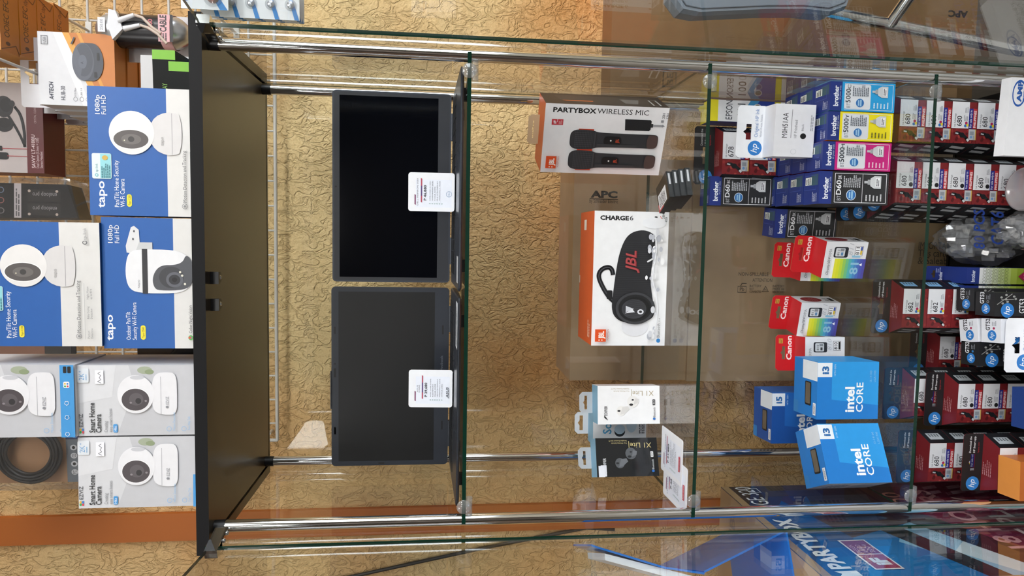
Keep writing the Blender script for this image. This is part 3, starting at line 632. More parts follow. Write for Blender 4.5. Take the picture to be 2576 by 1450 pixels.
# coiled cable pack
o = empty('cable_coil_pack', (-0.455, 0.44, 0.80), -2, 'coiled black cable in a clear grey pack hanging at the far left of the board', 'cable pack')
m = MB(); m.box((0, 0.03, 0), (0.14, 0.033, 0.17), '#b0845c'); m.box((0, 0.028, -0.004), (0.14, 0.03, 0.03), '#6f767c')
f = Face(m, (0, 0.028, -0.004), (1, 0, 0), (0, 0, 1), 0.14, 0.034)
for i, t in enumerate(('FC', '', 'CE', '')):
    f.disc(0.16+0.13*i, 0.55, 0.045, 0.2, '#d5d6d8', 16); (f.text(t, 0.135+0.13*i, 0.45, 0.2, INK, 0.2) if t else f.disc(0.16+0.13*i, 0.55, 0.025, 0.1, INK, 8))
f.k = 2; f.rect(0.68, 0.0, 1, 1, '#1c2f5c'); f.text('CONVEN', 0.70, 0.3, 0.3, '#5f86c4', 1.15); m.build('backing_card', o)
m = MB()
rg = random.Random(4)
for k in range(7):
    rr = 0.044+0.0032*k; m.tube([(0.07+rr*math.cos(t), 0.012+0.003*(k % 2)+0.002*math.sin(3*t+k), 0.096+rr*math.sin(t)) for t in [2*math.pi*j/36 for j in range(37)]], 0.0032, mat('#1b1a1b', 0.4), 8, False)
m.build('cable', o)
m = MB(); m.box((0.118, 0.010, 0.028), (0.146, 0.011, 0.075), '#e6e6e8'); f = Face(m, (0.118, 0.010, 0.028), (1, 0, 0), (0, 0, 1), 0.028, 0.047); f.small(0.1, 0.05, 0.9, 0.45, 4, '#444444', 9); m.build('paper_label', o)
m = MB(); m.box((-0.004, -0.002, -0.008), (0.146, 0.036, 0.18), SHELL); m.build('clear_pouch', o)

# ------------------------------------------------------------------ laptops and price tags on the upper shelf
def laptop(name, x0, x1, y0, y1, label, body, lid_h, bump, asus):
    w = x1-x0; d = y1-y0; o = empty(name, (x0, y0, 0), 0, label, 'laptop', 'open laptops on the upper shelf')
    bm_ = mat(body, 0.36, 0.25); keym = mat('#191b1f', 0.45); t = 0.0165
    def wedge(m): m.v = [(x, y, z-(1-min(1, max(0, y/d)))*0.0075*max(0, z-0.0035)/(t-0.0035)) for x, y, z in m.v]
    def rr(u0, u1, v0, v1, r, z):
        pts = []
        for cx, cy, a in ((u1-r, v1-r, 0), (u0+r, v1-r, 90), (u0+r, v0+r, 180), (u1-r, v0+r, 270)):
            pts += [(cx+r*math.cos(R(a+q)), cy+r*math.sin(R(a+q)), z) for q in (0, 30, 60, 90)]
        return pts
    m = MB(); a = rr(0.004, w-0.004, 0.006, d, 0.008, 0.0035); b = rr(0, w, 0, d, 0.01, 0.010); c = rr(0, w, 0, d, 0.01, t-0.002); e = rr(0.002, w-0.002, 0.002, d-0.002, 0.009, t)
    n = len(a); m.poly(a[::-1], bm_); m.poly(e, bm_)
    for p, q in ((a, b), (b, c), (c, e)):
        for i in range(n): m.poly([p[i], p[(i+1) % n], q[(i+1) % n], q[i]], bm_, True)
    wedge(m); m.build('base', o)
    m = MB()
    for (fx, fy) in ((0.03, 0.02), (w-0.05, 0.02), (0.03, d-0.03), (w-0.05, d-0.03)): m.box((fx, fy, 0), (fx+0.02, fy+0.008, 0.0036), BLK)
    m.build('rubber_feet', o)
    m = MB()
    for row in range(6):
        for k in range(15):
            kw = (w-0.04)/15; m.box((0.02+kw*k+0.001, d-0.035-0.0165*row, t), (0.02+kw*(k+1)-0.001, d-0.035-0.0165*row+0.0145, t+0.0014), keym)
    wedge(m); m.build('keyboard', o)
    m = MB(); m.box((w/2-0.058, 0.014, t), (w/2+0.058, 0.078, t+0.0004), mat(body, 0.25, 0.3)); wedge(m); m.build('touchpad', o)
    if asus: m = MB(); m.box((w-0.085, 0.010, t), (w-0.010, 0.05, t+0.0003), '#dfe3ea'); f = Face(m, (w-0.085, 0.010, t+0.0003), (1, 0, 0), (0, 1, 0), 0.075, 0.04); f.small(0.05, 0.1, 0.95, 0.9, 5, '#6d7078', 6); wedge(m); m.build('spec_sticker', o)
    else:
        m = MB(); m.box((0.012, 0.016, t), (0.055, 0.05, t+0.0003), '#c9ccd2'); wedge(m); m.build('spec_sticker', o)
    lz = t+0.003; th = 0.0055; ly = d-0.012
    m = MB(); P = [(x, ly, z+lz-0.0) for x, z, _ in rr(0, w, 0, lid_h, 0.007, 0)]; m.prism(P, (0, th, 0), bm_)
    if bump: m.box((w*0.41-0.03, ly, lz+lid_h-0.001), (w*0.41+0.042, ly+th, lz+lid_h+0.0022), bm_)
    lid = m.build('lid', o)
    m = MB(); bz = 0.024 if not asus else 0.027; f = Face(m, (0, ly, lz), (1, 0, 0), (0, 0, 1), w, lid_h, 0, w, 0, lid_h); bm2 = mat('#2a2d34' if not asus else '#262b35', 0.42)
    k = 0.009; f.rect(0.003, 0.003, w-0.003, bz, bm2); f.rect(0.003, lid_h-k-0.004, w-0.003, lid_h-0.003, bm2); f.k = 1; f.rect(0.003, bz, k, lid_h-k-0.004, bm2); f.k = 1; f.rect(w-k, bz, w-0.003, lid_h-k-0.004, bm2)
    if asus:
        for (u0, v0, u1, v1) in ((w*0.18, lid_h-0.008, w*0.22, lid_h-0.005), (w*0.74, lid_h-0.008, w*0.78, lid_h-0.005), (w*0.5, lid_h-0.0085, w*0.55, lid_h-0.0045), (w*0.2, 0.010, w*0.25, 0.013), (w*0.74, 0.010, w*0.79, 0.013), (0.003, lid_h*0.55, 0.006, lid_h*0.6)): f.rect(u0, v0, u1, v1, INK)
        f.text('vivobook', w*0.62, 0.011, 0.005, '#70757e', 0.03, align='R')
    m.build('bezel', lid)
    m = MB(); f = Face(m, (0, ly, lz), (1, 0, 0), (0, 0, 1), w, lid_h, 0, w, 0, lid_h); f.k = 3
    f.rect(k, bz, w-k, lid_h-k-0.004, mat('#05070d' if not asus else '#141517', 0.12 if not asus else 0.42, 0, 0.12 if not asus else 0.4, 0.02)); m.build('screen', lid)
    m = MB(); f = Face(m, (0, ly, lz), (1, 0, 0), (0, 0, 1), w, lid_h, 0, w, 0, lid_h); f.k = 4
    f.disc(w*0.5 if not asus else w*0.575, lid_h-0.0065, 0.0017, 0.0017, '#0a0b0d', 14); m.build('webcam', lid)
    m = MB(); m.tube([(0.035, d-0.008, t+0.001), (0.085, d-0.008, t+0.001)], 0.0045, bm_, 12); m.tube([(w-0.085, d-0.008, t+0.001), (w-0.035, d-0.008, t+0.001)], 0.0045, bm_, 12); m.build('hinge', o)
laptop('laptop', 0.001, 0.3515, 0.020, 0.247, 'dark open laptop on the right of the upper shelf, blank black screen', '#3c414b', 0.2165, False, False)
laptop('laptop', -0.350, -0.0085, 0.022, 0.247, 'charcoal open laptop on the left of the upper shelf, with a small webcam lip', '#31353d', 0.2185, True, True)
def tag_art(f, lines, title, price, brand):
    f.rect(0.1, 0.06, 0.82, 0.84, '#e9eefa')
    f.poly([(0.16, 0.835), (0.42, 0.835), (0.44, 0.865), (0.18, 0.865)], '#7c3a63')
    for i, t in enumerate(title): f.text(t, 0.5, 0.785-0.042*i, 0.028, '#4a4c58', 0.58 if len(t) > 8 else 0.17, align='C')
    yy = 0.745 if len(title) == 1 else 0.715
    f.poly([(0.22, yy-0.045), (0.84, yy-0.045), (0.86, yy-0.015), (0.24, yy-0.015)], '#b0435a'); f.poly([(0.4, yy-0.045), (0.66, yy-0.045), (0.66, yy-0.015), (0.4, yy-0.015)], '#553a72')
    f.text(price, 0.28, yy-0.135, 0.058, '#2b2c38', 0.33, bold=0.02)
    for i, t in enumerate(lines):
        y = yy-0.225-0.052*i; f.ring(0.2, y+0.012, 0.016, 0.016, 0.45, '#7fa39a', 14)
        f.text(t, 0.28, y, 0.021, '#4c4f5c', 0.42 if len(t) > 12 else 0.30)
    if brand == 'DELL': f.ring(0.45, 0.12, 0.075, 0.063, 0.1, '#4f7fa8', 26); f.text('DELL', 0.45, 0.105, 0.028, '#4f7fa8', 0.09, align='C')
    elif brand == 'ASUS': f.text('ASUS', 0.26, 0.09, 0.055, '#333848', 0.24, bold=0.015, shear=0.25); f.rect(0.24, 0.075, 0.5, 0.082, '#333848')
    else: f.rect(0.3, 0.07, 0.62, 0.13, '#c0394a'); f.text('lenovo', 0.33, 0.085, 0.03, '#f0e4e6', 0.2)
def card_outline(w, h, r):
    pts = []
    for cx, cz, a in ((w-r, h-r, 0), (r, h-r, 90), (r, r, 180), (w-r, r, 270)):
        pts += [(cx+r*math.cos(R(a+q)), cz+r*math.sin(R(a+q))) for q in (0, 45, 90)]
    return pts
def price_tag(loc, yaw, w, h, label, art, lean=4, flat=False, z=0):
    o = empty('price_tag', loc, yaw, label, 'price tag', 'white laptop price tags')
    if flat: o.rotation_euler = (R(-90+0.6), 0, R(yaw))
    else: o.rotation_euler = (R(-lean), 0, R(yaw))
    m = MB(); m.prism([(x, 0, z_) for x, z_ in card_outline(w, h, 0.004)], (0, 0.0008, 0), PAPER); f = Face(m, (0, 0, 0), (1, 0, 0), (0, 0, 1), w, h); art(f); m.build('card', o)
    if not flat:
        m = MB(); m.prism([(w*0.1, 0.001, 0.0), (w*0.9, 0.001, 0.0), (w*0.9, 0.022, 0.0), (w*0.1, 0.022, 0.0)], (0, 0, 0.0008), PAPER); m.build('foot_fold', o)
price_tag((0.130, 0.120, 0.0144), -0.5, 0.0655, 0.0785, 'white price tag standing on the keyboard of the right laptop', lambda f: tag_art(f, ('INTEL CORE i3-1305U', '16GB MEMORY (8GB)', '512GB NVME', '15.6 LCD DISPLAY', 'WINDOWS 11 HOME', ''), ('DELL INSPIRON 3530',), 'P 46,880', 'DELL'))
price_tag((-0.2085, 0.115, 0.0143), 1.2, 0.0655, 0.0755, 'white price tag standing on the keyboard of the left laptop', lambda f: tag_art(f, ('INTEL CORE i3-N305', '8GB MEMORY', '256GB NVME', '14.0 LCD DISPLAY', 'WINDOWS 11 HOME', 'OFFICE (365)'), ('ASUS', 'E1404G'), 'P 29,680', 'ASUS'))

# ------------------------------------------------------------------ middle shelf
def mic(f, yc):
    """printed black microphone lying along the box height; yc is its centre line"""
    def shape(pts, c): f.poly(soft([(yc+y, x) for x, y in pts]+[(yc-y, x) for x, y in pts[::-1]]), c)
    f.rect(yc+26, 1490, yc-26, 1452, '#c4452a')
    shape([(1432, 10), (1434, 16), (1438, 20), (1444, 23), (1455, 24.5), (1480, 24), (1492, 22), (1500, 19), (1520, 18), (1600, 17), (1640, 17.5), (1650, 16), (1654, 10)], '#303135')
    shape([(1444, 22), (1455, 23.5), (1480, 23), (1490, 21)], '#3a3b3f')
    for k in range(12): f.line([(yc+22, 1445+4*k), (yc-22, 1445+4*k)], 1.2, '#4a4b50')
    for k in range(9): f.line([(yc+20-5*k, 1444), (yc+20-5*k, 1490)], 0.8, '#1a1b1d')
    f.rect(yc+20, 1496, yc-20, 1491, '#3a3b3f')
    f.round(yc+11, 1560, yc-10, 1516, 8, '#121316'); f.disc(yc, 1534, 2, 2, '#e6e6e6', 10); f.text('JBL', yc+5, 1554, 8, '#d8532f', 10)
    f.rect(yc+16, 1600, yc+9, 1500, '#37383c')
    shape([(1625, 16.5), (1640, 17), (1649, 15), (1652, 9)], '#4e3d3a')
def jbl_logo(f, y0, y1, x0, x1):
    f.rect(y0, x1, y1, x0, '#e2511f'); f.text('JBL', y0-(y0-y1)*0.24, x1-(x1-x0)*0.2, (x1-x0)*0.5, '#fbf3ee', (y0-y1)*0.6, bold=0.03)
    f.disc(y0-(y0-y1)*0.13, x1-(x1-x0)*0.62, 1.6, 1.6, '#fbf3ee', 8); f.disc(y0-(y0-y1)*0.13, x1-(x1-x0)*0.36, 1.6, 1.6, '#fbf3ee', 8)
    f.text('HARMAN', y0-4, x1+6.5, 4, '#b2452a', (y0-y1)*0.86)
def micbox(f):
    f.units(437, 267, 1671, 1366)
    f.text('PARTYBOX', 287, 1385, 12, INK, 106, rot=-90, bold=0.035); f.text('WIRELESS MIC', 287, 1493, 12, '#1d1e21', 128, rot=-90)
    f.rect(318, 1412, 304, 1384, '#c0303c'); f.line([(311, 1398), (304, 1398)], 1, WHT); f.text('iF', 315, 1395, 7, WHT, 8, bold=0.03); f.small(316, 1410, 306, 1401, 4, '#e9b9bc', 3)
    f.poly([(325, 1567), (298, 1564), (298, 1628), (301, 1631), (321, 1631), (325, 1628)], '#1c1d20'); f.rect(316, 1636, 307, 1631, '#2b2c2f'); f.rect(314, 1660, 309, 1636, '#9c9da2'); f.poly([(315, 1659), (308, 1659), (311.5, 1666)], '#8b8c92')
    f.text('20H', 293, 1662, 6.5, '#2d2e31', 13); f.text('12H', 293, 1674-2, 6.5, '#2d2e31', 13); f.round(303, 1661, 297, 1654, 1, '#8b8c92')
    mic(f, 351); mic(f, 401)
    jbl_logo(f, 424, 393, 1376, 1402)
def mic_side(f):
    f.poly([(0.06, 0.16), (0.8, 0.1), (0.86, 0.9), (0.4, 0.86), (0.1, 0.7)], '#3b3a39'); f.poly([(0.3, 0.6), (0.36, 0.6), (0.36, 0.85), (0.3, 0.82)], '#c9662f')
    f.poly([(0.2, 0.24), (0.6, 0.2), (0.62, 0.36), (0.24, 0.34)], '#6a6a69'); f.frame(0.12, 0.05, 0.62, 0.12, 0.012, '#a9a9a7')
mb_ = carton('microphone_box', (0.2115, 0.2145, Z2), -24, 0.1275, 0.085, 0.2275, {'all': '#ededf0', 'right': '#2b2a2a', 'top': '#d9632b', 'left': '#d9632b'}, 'white speaker-brand box with two black microphones, orange top and a beige hang tab', 'box', None, {'front': micbox, 'right': mic_side})
hang_tab(mb_, 0.036, 0.092, 0.060, 0.2275, 0.2485, '#d3bf99', '#c4b08a', (0.034, 0.2375, 0.2395), None, 0.005)
def charge(f):
    f.units(870, 532, 1677, 1492)
    f.text('CHARGE', 554, 1506, 11, INK, 71, rot=-90, bold=0.045); f.text('6', 554, 1579, 11, '#222327', 9, rot=-90)
    f.text('28H', 549, 1666, 6, '#2a2b2e', 13); f.round(553, 1648, 543, 1641, 1.5, INK); f.line([(552, 1660), (542, 1655)], 1.4, '#d24b32'); f.frame(556, 1672, 545, 1668, 1, '#2a2b2e')
    # speaker body: a slanted cylinder with a strap, half standing in splashing water
    f.disc(820, 1600, 26, 34, '#e3e4ea', 20); f.disc(560, 1640, 14, 30, '#eceef3', 16)
    f.line(soft([(756, 1543), (744, 1530), (716, 1513), (693, 1504), (677, 1512), (671, 1528), (676, 1538), (690, 1541)], False, 3), 11, '#2b2c30')
    f.line(soft([(756, 1543), (744, 1530), (716, 1513), (693, 1504), (677, 1512), (671, 1528), (676, 1538), (690, 1541)], False, 3), 1.5, '#5d5e64')
    f.round(752, 1541, 730, 1527, 3, '#1d1e21')
    f.poly(soft([(754, 1541), (700, 1546), (640, 1554), (600, 1568), (583, 1586), (577, 1612), (583, 1634), (597, 1645), (640, 1641), (700, 1634), (740, 1640), (790, 1650), (806, 1635), (813, 1600), (810, 1565), (795, 1546), (775, 1540)]), '#26272b')
    for k in range(26): f.line([(748-5.6*k, 1546+k*0.75), (744-5.4*k, 1632+k*0.3)], 0.5, '#3a3b40')
    f.text('JBL', 684, 1597, 27, '#8d3036', 52, bold=0.03, shear=0.25); f.text('JBL', 682.6, 1595.5, 25, '#b04a4c', 50, bold=0.0, shear=0.25)
    f.line([(657, 1625), (648, 1640)], 4, '#e9eaee')
    f.disc(774, 1598, 41, 50, '#1c1d20', 36); f.ring(774, 1598, 40, 49, 0.14, '#3c3d42', 36); f.disc(774, 1600, 28, 35, '#101113', 30); f.disc(776, 1595, 25, 31, '#3b3c41', 30)
    for k in range(9): f.line([(796-5*k, 1572+abs(4-k)*2), (790-5*k, 1624-abs(4-k)*2)], 0.7, '#25262a')
    f.poly([(784, 1574), (776, 1595), (768, 1574)], '#cdd0d8') ; f.poly([(787, 1572), (784, 1597), (776, 1590)], '#dfe1e8'); f.ring(783, 1611, 6.5, 8, 0.5, '#dfe1e8', 20)
    rg = random.Random(11)
    for k in range(46):
        y = rg.uniform(570, 850); x = 1640+rg.gauss(0, 8)+(6 if y > 700 else 0)
        r = rg.uniform(1.2, 6); f.disc(y, x, r*1.6, r, ('#f4f5f8', '#d6d8df', '#b9bcc6')[k % 3], 10)
    f.line([(590, 1640), (622, 1645), (660, 1640), (700, 1636), (730, 1645), (770, 1652), (815, 1650), (838, 1640)], 2.4, '#e9ebf1')
    jbl_logo(f, 858, 827, 1498, 1525)
    f.disc(855, 1656, 5.5, 5, '#2c7cc0', 20); f.text('Bluetooth', 847, 1659, 7, '#2a2b2f', 34); f.text('V 5.4', 808, 1659, 4, '#3f4045', 9)
def charge_top(f):
    f.rect(0.86, 0.55, 0.94, 0.72, '#f2ede9'); f.small(0.05, 0.12, 0.18, 0.3, 2, '#efc4b0', 2); f.rect(0.44, 0.94, 0.5, 1.0, '#f4d9ca')
carton('speaker_box', (-0.105, 0.148, Z2), -0.2, 0.244, 0.115, 0.1375, {'all': '#eff0f3', 'top': '#dd5a22', 'left': '#dd5a22', 'right': '#dd5a22', 'back': '#8d7350'}, 'white box with a black cylindrical speaker splashing in water, orange top', 'box', None, {'front': charge, 'top': charge_top})
def edifier(dark):
    ink = '#d8dadd' if dark else '#26272a'
    def art(f):
        f.units(1068, 970, 1657, 1500)
        gold = '#c9b981' if dark else '#a89a7a'
        f.text('X1 Lite|', 983, 1642, 12, gold, 58, rot=90); f.text('True Wireless Earbuds', 982, 1580, 3.2, gold, 40, rot=90); f.text('Véritables Écouteurs Sans Fil', 976, 1580, 3.2, gold, 46, rot=90)
        f.text('EDIFIER', 1046, 1524, 7.5, ink, 24, bold=0.01)
        for k in range(3): f.line([(1057-3*k, 1525-2*k), (1050-2*k, 1516)], 1.6, ink)
        c1, c2, c3 = ('#55585c', '#6a6d72', '#1b1d20') if dark else ('#eceae8', '#dcdad8', '#2a2b2e')
        f.disc(1034, 1559, 13, 12, c1, 24); f.poly([(1044, 1556), (1024, 1562), (1022, 1576), (1030, 1580), (1042, 1566)], c2); f.disc(1034, 1553, 2.4, 4, c3, 14)
        f.disc(1010, 1588, 15, 14, c1, 26); f.poly([(1018, 1590), (1002, 1594), (1004, 1604), (1014, 1602)], c2); f.disc(1018, 1584, 3, 5, c3, 16); f.disc(1006, 1588, 2, 3, c3, 12)
        f.round(1020, 1645, 1005, 1638, 1.6, '#e8e9ea' if dark else '#26272a'); f.text('26h', 1018, 1643.6, 4.6, '#26272a' if dark else '#e8e9ea', 11)
        f.disc(1055, 1642, 3, 3.6, '#2c6fc0', 14); f.text('Bluetooth', 1051, 1645, 5.4, ink, 24)
        if dark: f.rect(1068, 1520, 1040, 1504, '#e4e6ee')
    return art
for (nm, pos, yaw, col, lb, dk) in (('earbud_box', (-0.254, 0.158, Z2), 8, '#f1f1f3', 'white earbuds box with a clear hang tab, right of the three on the middle shelf', False),
                                    ('earbud_box', (-0.3515, 0.151, Z2), 20, '#2a2b2d', 'glossy black earbuds box with a light blue top and clear hang tab', True)):
    b = carton(nm, pos, yaw, 0.0705, 0.045, 0.1185, {'all': col if not dk else '#24262a', 'top': '#7fb4d6', 'back': '#7fb4d6'} if not dk else {'all': mat('#1f2124', 0.12, 0, 0.6), 'top': '#7fb4d6', 'left': '#3a3c40', 'back': '#7fb4d6'}, lb, 'box', 'earbud boxes', {'front': edifier(dk)})
    hang_tab(b, 0.016, 0.056, 0.043, 0.1185, 0.144, FROST, FROST, (0.026, 0.129, 0.134), None, 0.006)
    if dk: sticker(b, 'price_sticker', ((0.001, -0.0002, 0.100), (1, 0, 0), (0, 0, 1)), (0.02, 0.011), '#e6e8f0', lambda f: f.text('P1,549.2', 0.08, 0.3, 0.4, '#666a78', 1.5))
def soun(f):
    f.text('Sound', 0.30, 0.66, 0.16, '#4e9ac4', 0.5, bold=0.02); f.disc(0.36, 0.5, 0.14, 0.1, '#20242a', 24); f.disc(0.42, 0.5, 0.13, 0.1, '#b9d2e4', 24)
    f.disc(0.55, 0.28, 0.22, 0.1, '#c3d8e8', 24); f.small(0.3, 0.03, 0.8, 0.14, 4, '#4a4c52', 8)
b = carton('earbud_box', (-0.318, 0.236, Z2), 4, 0.074, 0.045, 0.108, {'all': '#e6e8ec', 'top': '#8bbfe0'}, 'white earbuds box with blue lettering, half hidden behind the other two', 'box', 'earbud boxes', {'front': soun})
hang_tab(b, 0.014, 0.058, 0.043, 0.108, 0.136, '#e9ebee', '#dfe2e6', (0.030, 0.119, 0.126), None, 0.006)
price_tag((-0.329, 0.030, Z2+0.0030), 1, 0.081, 0.103, 'white price tag lying on the middle shelf, uppermost of the two', lambda f: tag_art(f, ('AMD RYZEN 5-7520U', '8GB MEMORY', '512GB NVME', '14.0 FHD DISPLAY', 'WINDOWS 11 HOME', 'OFFICE 2024'), ('LENOVO IDEAPAD',), 'P 31,880', 'X'), flat=True)
price_tag((-0.371, 0.010, Z2+0.0012), 1, 0.081, 0.112, 'white price tag lying half under another tag by the left shelf edge', lambda f: tag_art(f, ('AMD RYZEN 3-7320U', '8GB MEMORY', '256GB NVME', '14.0 FHD DISPLAY', 'WINDOWS 11 HOME', ''), ('LENOVO IDEAPAD',), 'P 25,880', 'X'), flat=True)
def memcard(i):
    def art(f):
        f.rect(0, 0.55, 0.3, 1, '#b23138') if i == 0 else None
        f.rect(0.06, 0.2, 0.62, 0.92, '#e3e4e8') if i != 9 else f.rect(0.5, 0.3, 0.93, 0.7, '#b9bbc0')
        if i != 9: f.small(0.1, 0.3, 0.58, 0.85, 6, '#4d4f55', i)
    return art
for i, lb in enumerate(('flat black memory pack at the bottom of the small pile on the middle shelf', 'flat black memory pack second in the small pile on the middle shelf', 'flat black memory pack third in the small pile on the middle shelf', 'flat black memory pack with white and red label on top of the small pile')):
    carton('memory_pack', (0.163-0.001*i, 0.036+0.004*i, Z2+0.0088*i), 22+2*i, 0.05, 0.055, 0.0086, {'all': mat('#1d1e21', 0.25)}, lb, 'memory pack', 'memory packs in a small pile', {'front': memcard(9), 'top': memcard(3-i)})

# ------------------------------------------------------------------ lowest shelf: bottle ink boxes
NAVY = '#22357f'
def brother(col, ink, name, band, w):
    def art(f):
        f.units(0, 52, 0, 122)
        f.rect(0, 100, 52, 122, NAVY); f.text('brother', 8, 106.5, 9.5, '#e9edf6', 36, bold=0.03); f.text('at your side', 20, 102, 3.4, '#b9c3de', 24)
        f.rect(0, 0, 52, 100, col); fr = '#e9eaee'
        if band:
            f.round(4, 46, 48, 95, 3, '#dfe3ea'); f.line([(3, 4), (3, 95), (49, 95), (49, 4), (3, 4)], 0.7, fr)
        else:
            f.line([(3, 4), (3, 95), (49, 95), (49, 4), (3, 4)], 0.9, fr); f.rect(3, 46, 49, 46.7, fr)
        tc = '#1d2733' if band else '#eef0f4'
        f.text('BT', 6, 84, 6.5, '#7a828e' if band else '#c9ccd4', 8); f.text(name[:-len(band or 'BK')], 15, 84, 9, tc, 24, bold=0.02 if not band else 0.01); f.text(band or 'BK', 40, 84, 6, tc, 7)
        f.disc(15, 66, 8.6, 8.6, '#dce8f4', 26); f.disc(15, 66, 7.6, 7.6, '#2f6fb4', 26); f.rect(9, 63, 21, 66, '#9cc8e8'); f.rect(10, 67.5, 20, 70, '#9cc8e8')
        f.small(27, 50, 47, 81, 9, '#5c636e' if band else '#c5c8ce', 5)
        bt = '#cfd2d6'
        f.poly([(26, 14), (46, 14), (46, 26), (42, 33), (30, 33), (26, 26)], bt); f.rect(32, 33, 40, 38, '#a6a9ae'); f.rect(34, 38, 38, 44, '#c0c3c8')
        f.rect(29, 16, 43, 24, '#f0f1f4'); f.small(30, 17, 42, 23, 2, '#4a4d55', 2)
        f.small(6, 10, 18, 42, 5, ink, 7, 0.4)
    return art
def brother_top(f):
    f.rect(0.58, 0.1, 0.92, 0.55, '#3d5b68'); f.rect(0.6, 0.5, 0.84, 0.9, '#dfe5e2'); f.small(0.62, 0.55, 0.82, 0.86, 3, '#2d343c', 4)
    f.frame(0.44, 0.2, 0.9, 0.95, 0.02, '#3e52a0'); f.small(0.08, 0.1, 0.42, 0.42, 4, '#c3cbe4', 5, 0.4)
HB = 0.122
def brother_box(x, y, w, h, col, ink, name, band, label):
    return carton('ink_bottle_box', (x, y, Z3), 0, w, 0.05, h, {'all': NAVY, 'right': col, 'left': col}, label, 'box', 'bottle ink boxes', {'front': brother(col, ink, name, band, w), 'top': brother_top})
cols = [('cyan', 0.3195, 0.086, 0.0500, 0.1205, '#2aa0dd', '#d6ecf8', '5000C', 'C'), ('yellow', 0.2685, 0.087, 0.0500, 0.1215, '#f0e01c', '#5a5a28', '5000Y', 'Y'), ('magenta', 0.2170, 0.0875, 0.0495, 0.1280, '#c9217f', '#f3d0e4', '5000M', 'M'), ('black', 0.1575, 0.0895, 0.0575, 0.1300, '#2a2b2e', '#d6d8dc', 'D60BK', '')]
brow = {}
for (cn, x, y, w, h, c, ink, nm, bd) in cols:
    p = brother_box(x, y, w, h, c, ink, nm, bd, '%s bottle ink box, front of its row on the lowest shelf' % cn)
    brow[cn] = p
    for k, od in ((1, 'second'), (2, 'third'), (3, 'rearmost')):
        if cn == 'cyan' and k == 3: continue      # the corner belongs to the yellow and blue boxes
        copy_tree(p, (x+0.0012*k, y+0.0515*k, Z3), 0.4*k, '%s bottle ink box, %s in its row on the lowest shelf' % (cn, od))
copy_tree(brow['black'], (0.160, 0.258, Z3+0.1302), -1, 'black bottle ink box standing alone on top of the black row')
copy_tree(brow['black'], (0.0975, 0.243, Z3), -6, 'black bottle ink box left of the black row, half hidden behind it')
# two stacked yellow and blue boxes against the right glass
def epson(f):
    f.rect(0, 0, 1, 0.30, '#1f3c9c'); f.rect(0, 0.30, 1, 0.88, '#eceff4'); f.rect(0, 0.88, 1, 1, '#eadf2a')
    f.poly([(0, 0.30), (0.3, 0.36), (0.7, 0.44), (1, 0.38), (1, 0.24), (0.6, 0.34), (0.2, 0.24), (0, 0.2)], '#3f9ad4'); f.text('EPSON', 0.1, 0.66, 0.1, '#1d2735', 0.28); f.text('001', 0.22, 0.46, 0.12, '#1d2735', 0.2)
    f.disc(0.72, 0.27, 0.15, 0.06, '#cfd4da', 24); f.disc(0.72, 0.27, 0.11, 0.045, '#6e6a4a', 22)
ep = carton('ink_box', (0.3265, 0.262, Z3+0.1310), 0, 0.042, 0.05, 0.133, {'all': '#1f3c9c', 'top': '#eadf2a'}, 'yellow and blue ink box in the rear right corner, upper of two', 'box', 'yellow and blue ink boxes', {'front': epson})

# ------------------------------------------------------------------ red and black cartridge boxes
HW, HBK, HD, HH = 0.0735, 0.104, 0.036, 0.0495
def hp_front(num, tri, band=True):
    def art(f):
        f.units(0, 100, 0, 68)
        f.rect(0, 0, 100, 68, '#7c2226')
        rg = random.Random(5)
        for k in range(58):
            u, v = rg.uniform(0, 100), rg.uniform(0, 68); r = rg.uniform(2.2, 5.5)
            f.k = 2+k % 5; f.poly([(min(100, max(0, u+r*math.cos(a)*rg.uniform(0.7, 1.3))), min(68, max(0, v+r*math.sin(a)*rg.uniform(0.6, 1.2)))) for a in (0, 1.2, 2.4, 3.7, 5)], ('#92302f', '#7e2628', '#57171a', '#a5423c')[k % 4])
        f.k = 9
        f.line([(7, 22), (13, 26), (19, 34), (24, 46), (25, 54)], 7.5, '#1d2226'); f.line([(6, 20), (10, 24)], 5, '#cfd3d6'); f.line([(23, 48), (24.5, 56)], 3, '#b9bfc4'); f.disc(20, 38, 6, 7, '#14181c', 16)
        f.rect(36, 22, 100, 68, '#e2e3e8')
        f.text('Ink Advantage', 40, 57, 4.6, '#4c4e54', 32); f.text(num, 41, 41, 13.5, '#22242a', 25, bold=0.005)
        if tri:
            f.disc(42, 31, 3.6, 3.6, '#2f74b8', 16); f.disc(49, 29, 3.6, 3.6, '#b3245a', 16); f.disc(44, 25.5, 3.4, 3.4, '#e4cf3a', 16)
        else: f.disc(45, 29, 5.4, 5.4, '#1b1c20', 22)
        f.small(54, 25, 68, 36, 3, '#777a82', 2, 0.4); f.small(74, 25, 88, 34, 3, '#777a82', 4, 0.4)
        if band:
            f.rect(36, 12, 84, 23, '#2a2f86'); f.rect(36, 2, 84, 12, '#bf2d31'); f.text('For sale only in', 38, 15.5, 5.5, '#e6e7f2', 42, bold=0.01); f.text('PHILIPPINES', 38, 4, 6.5, '#efdcdc', 42, bold=0.03)
            f.rect(8, 2, 34, 22, '#b9bcc2'); f.rect(8, 2, 34, 5, '#c8a45a'); f.disc(15, 15, 3.4, 3.4, '#6d96c4', 14); f.rect(20, 8, 29, 19, '#8d939c'); f.small(9, 6.5, 19, 10, 2, '#666b74', 2)
    return art
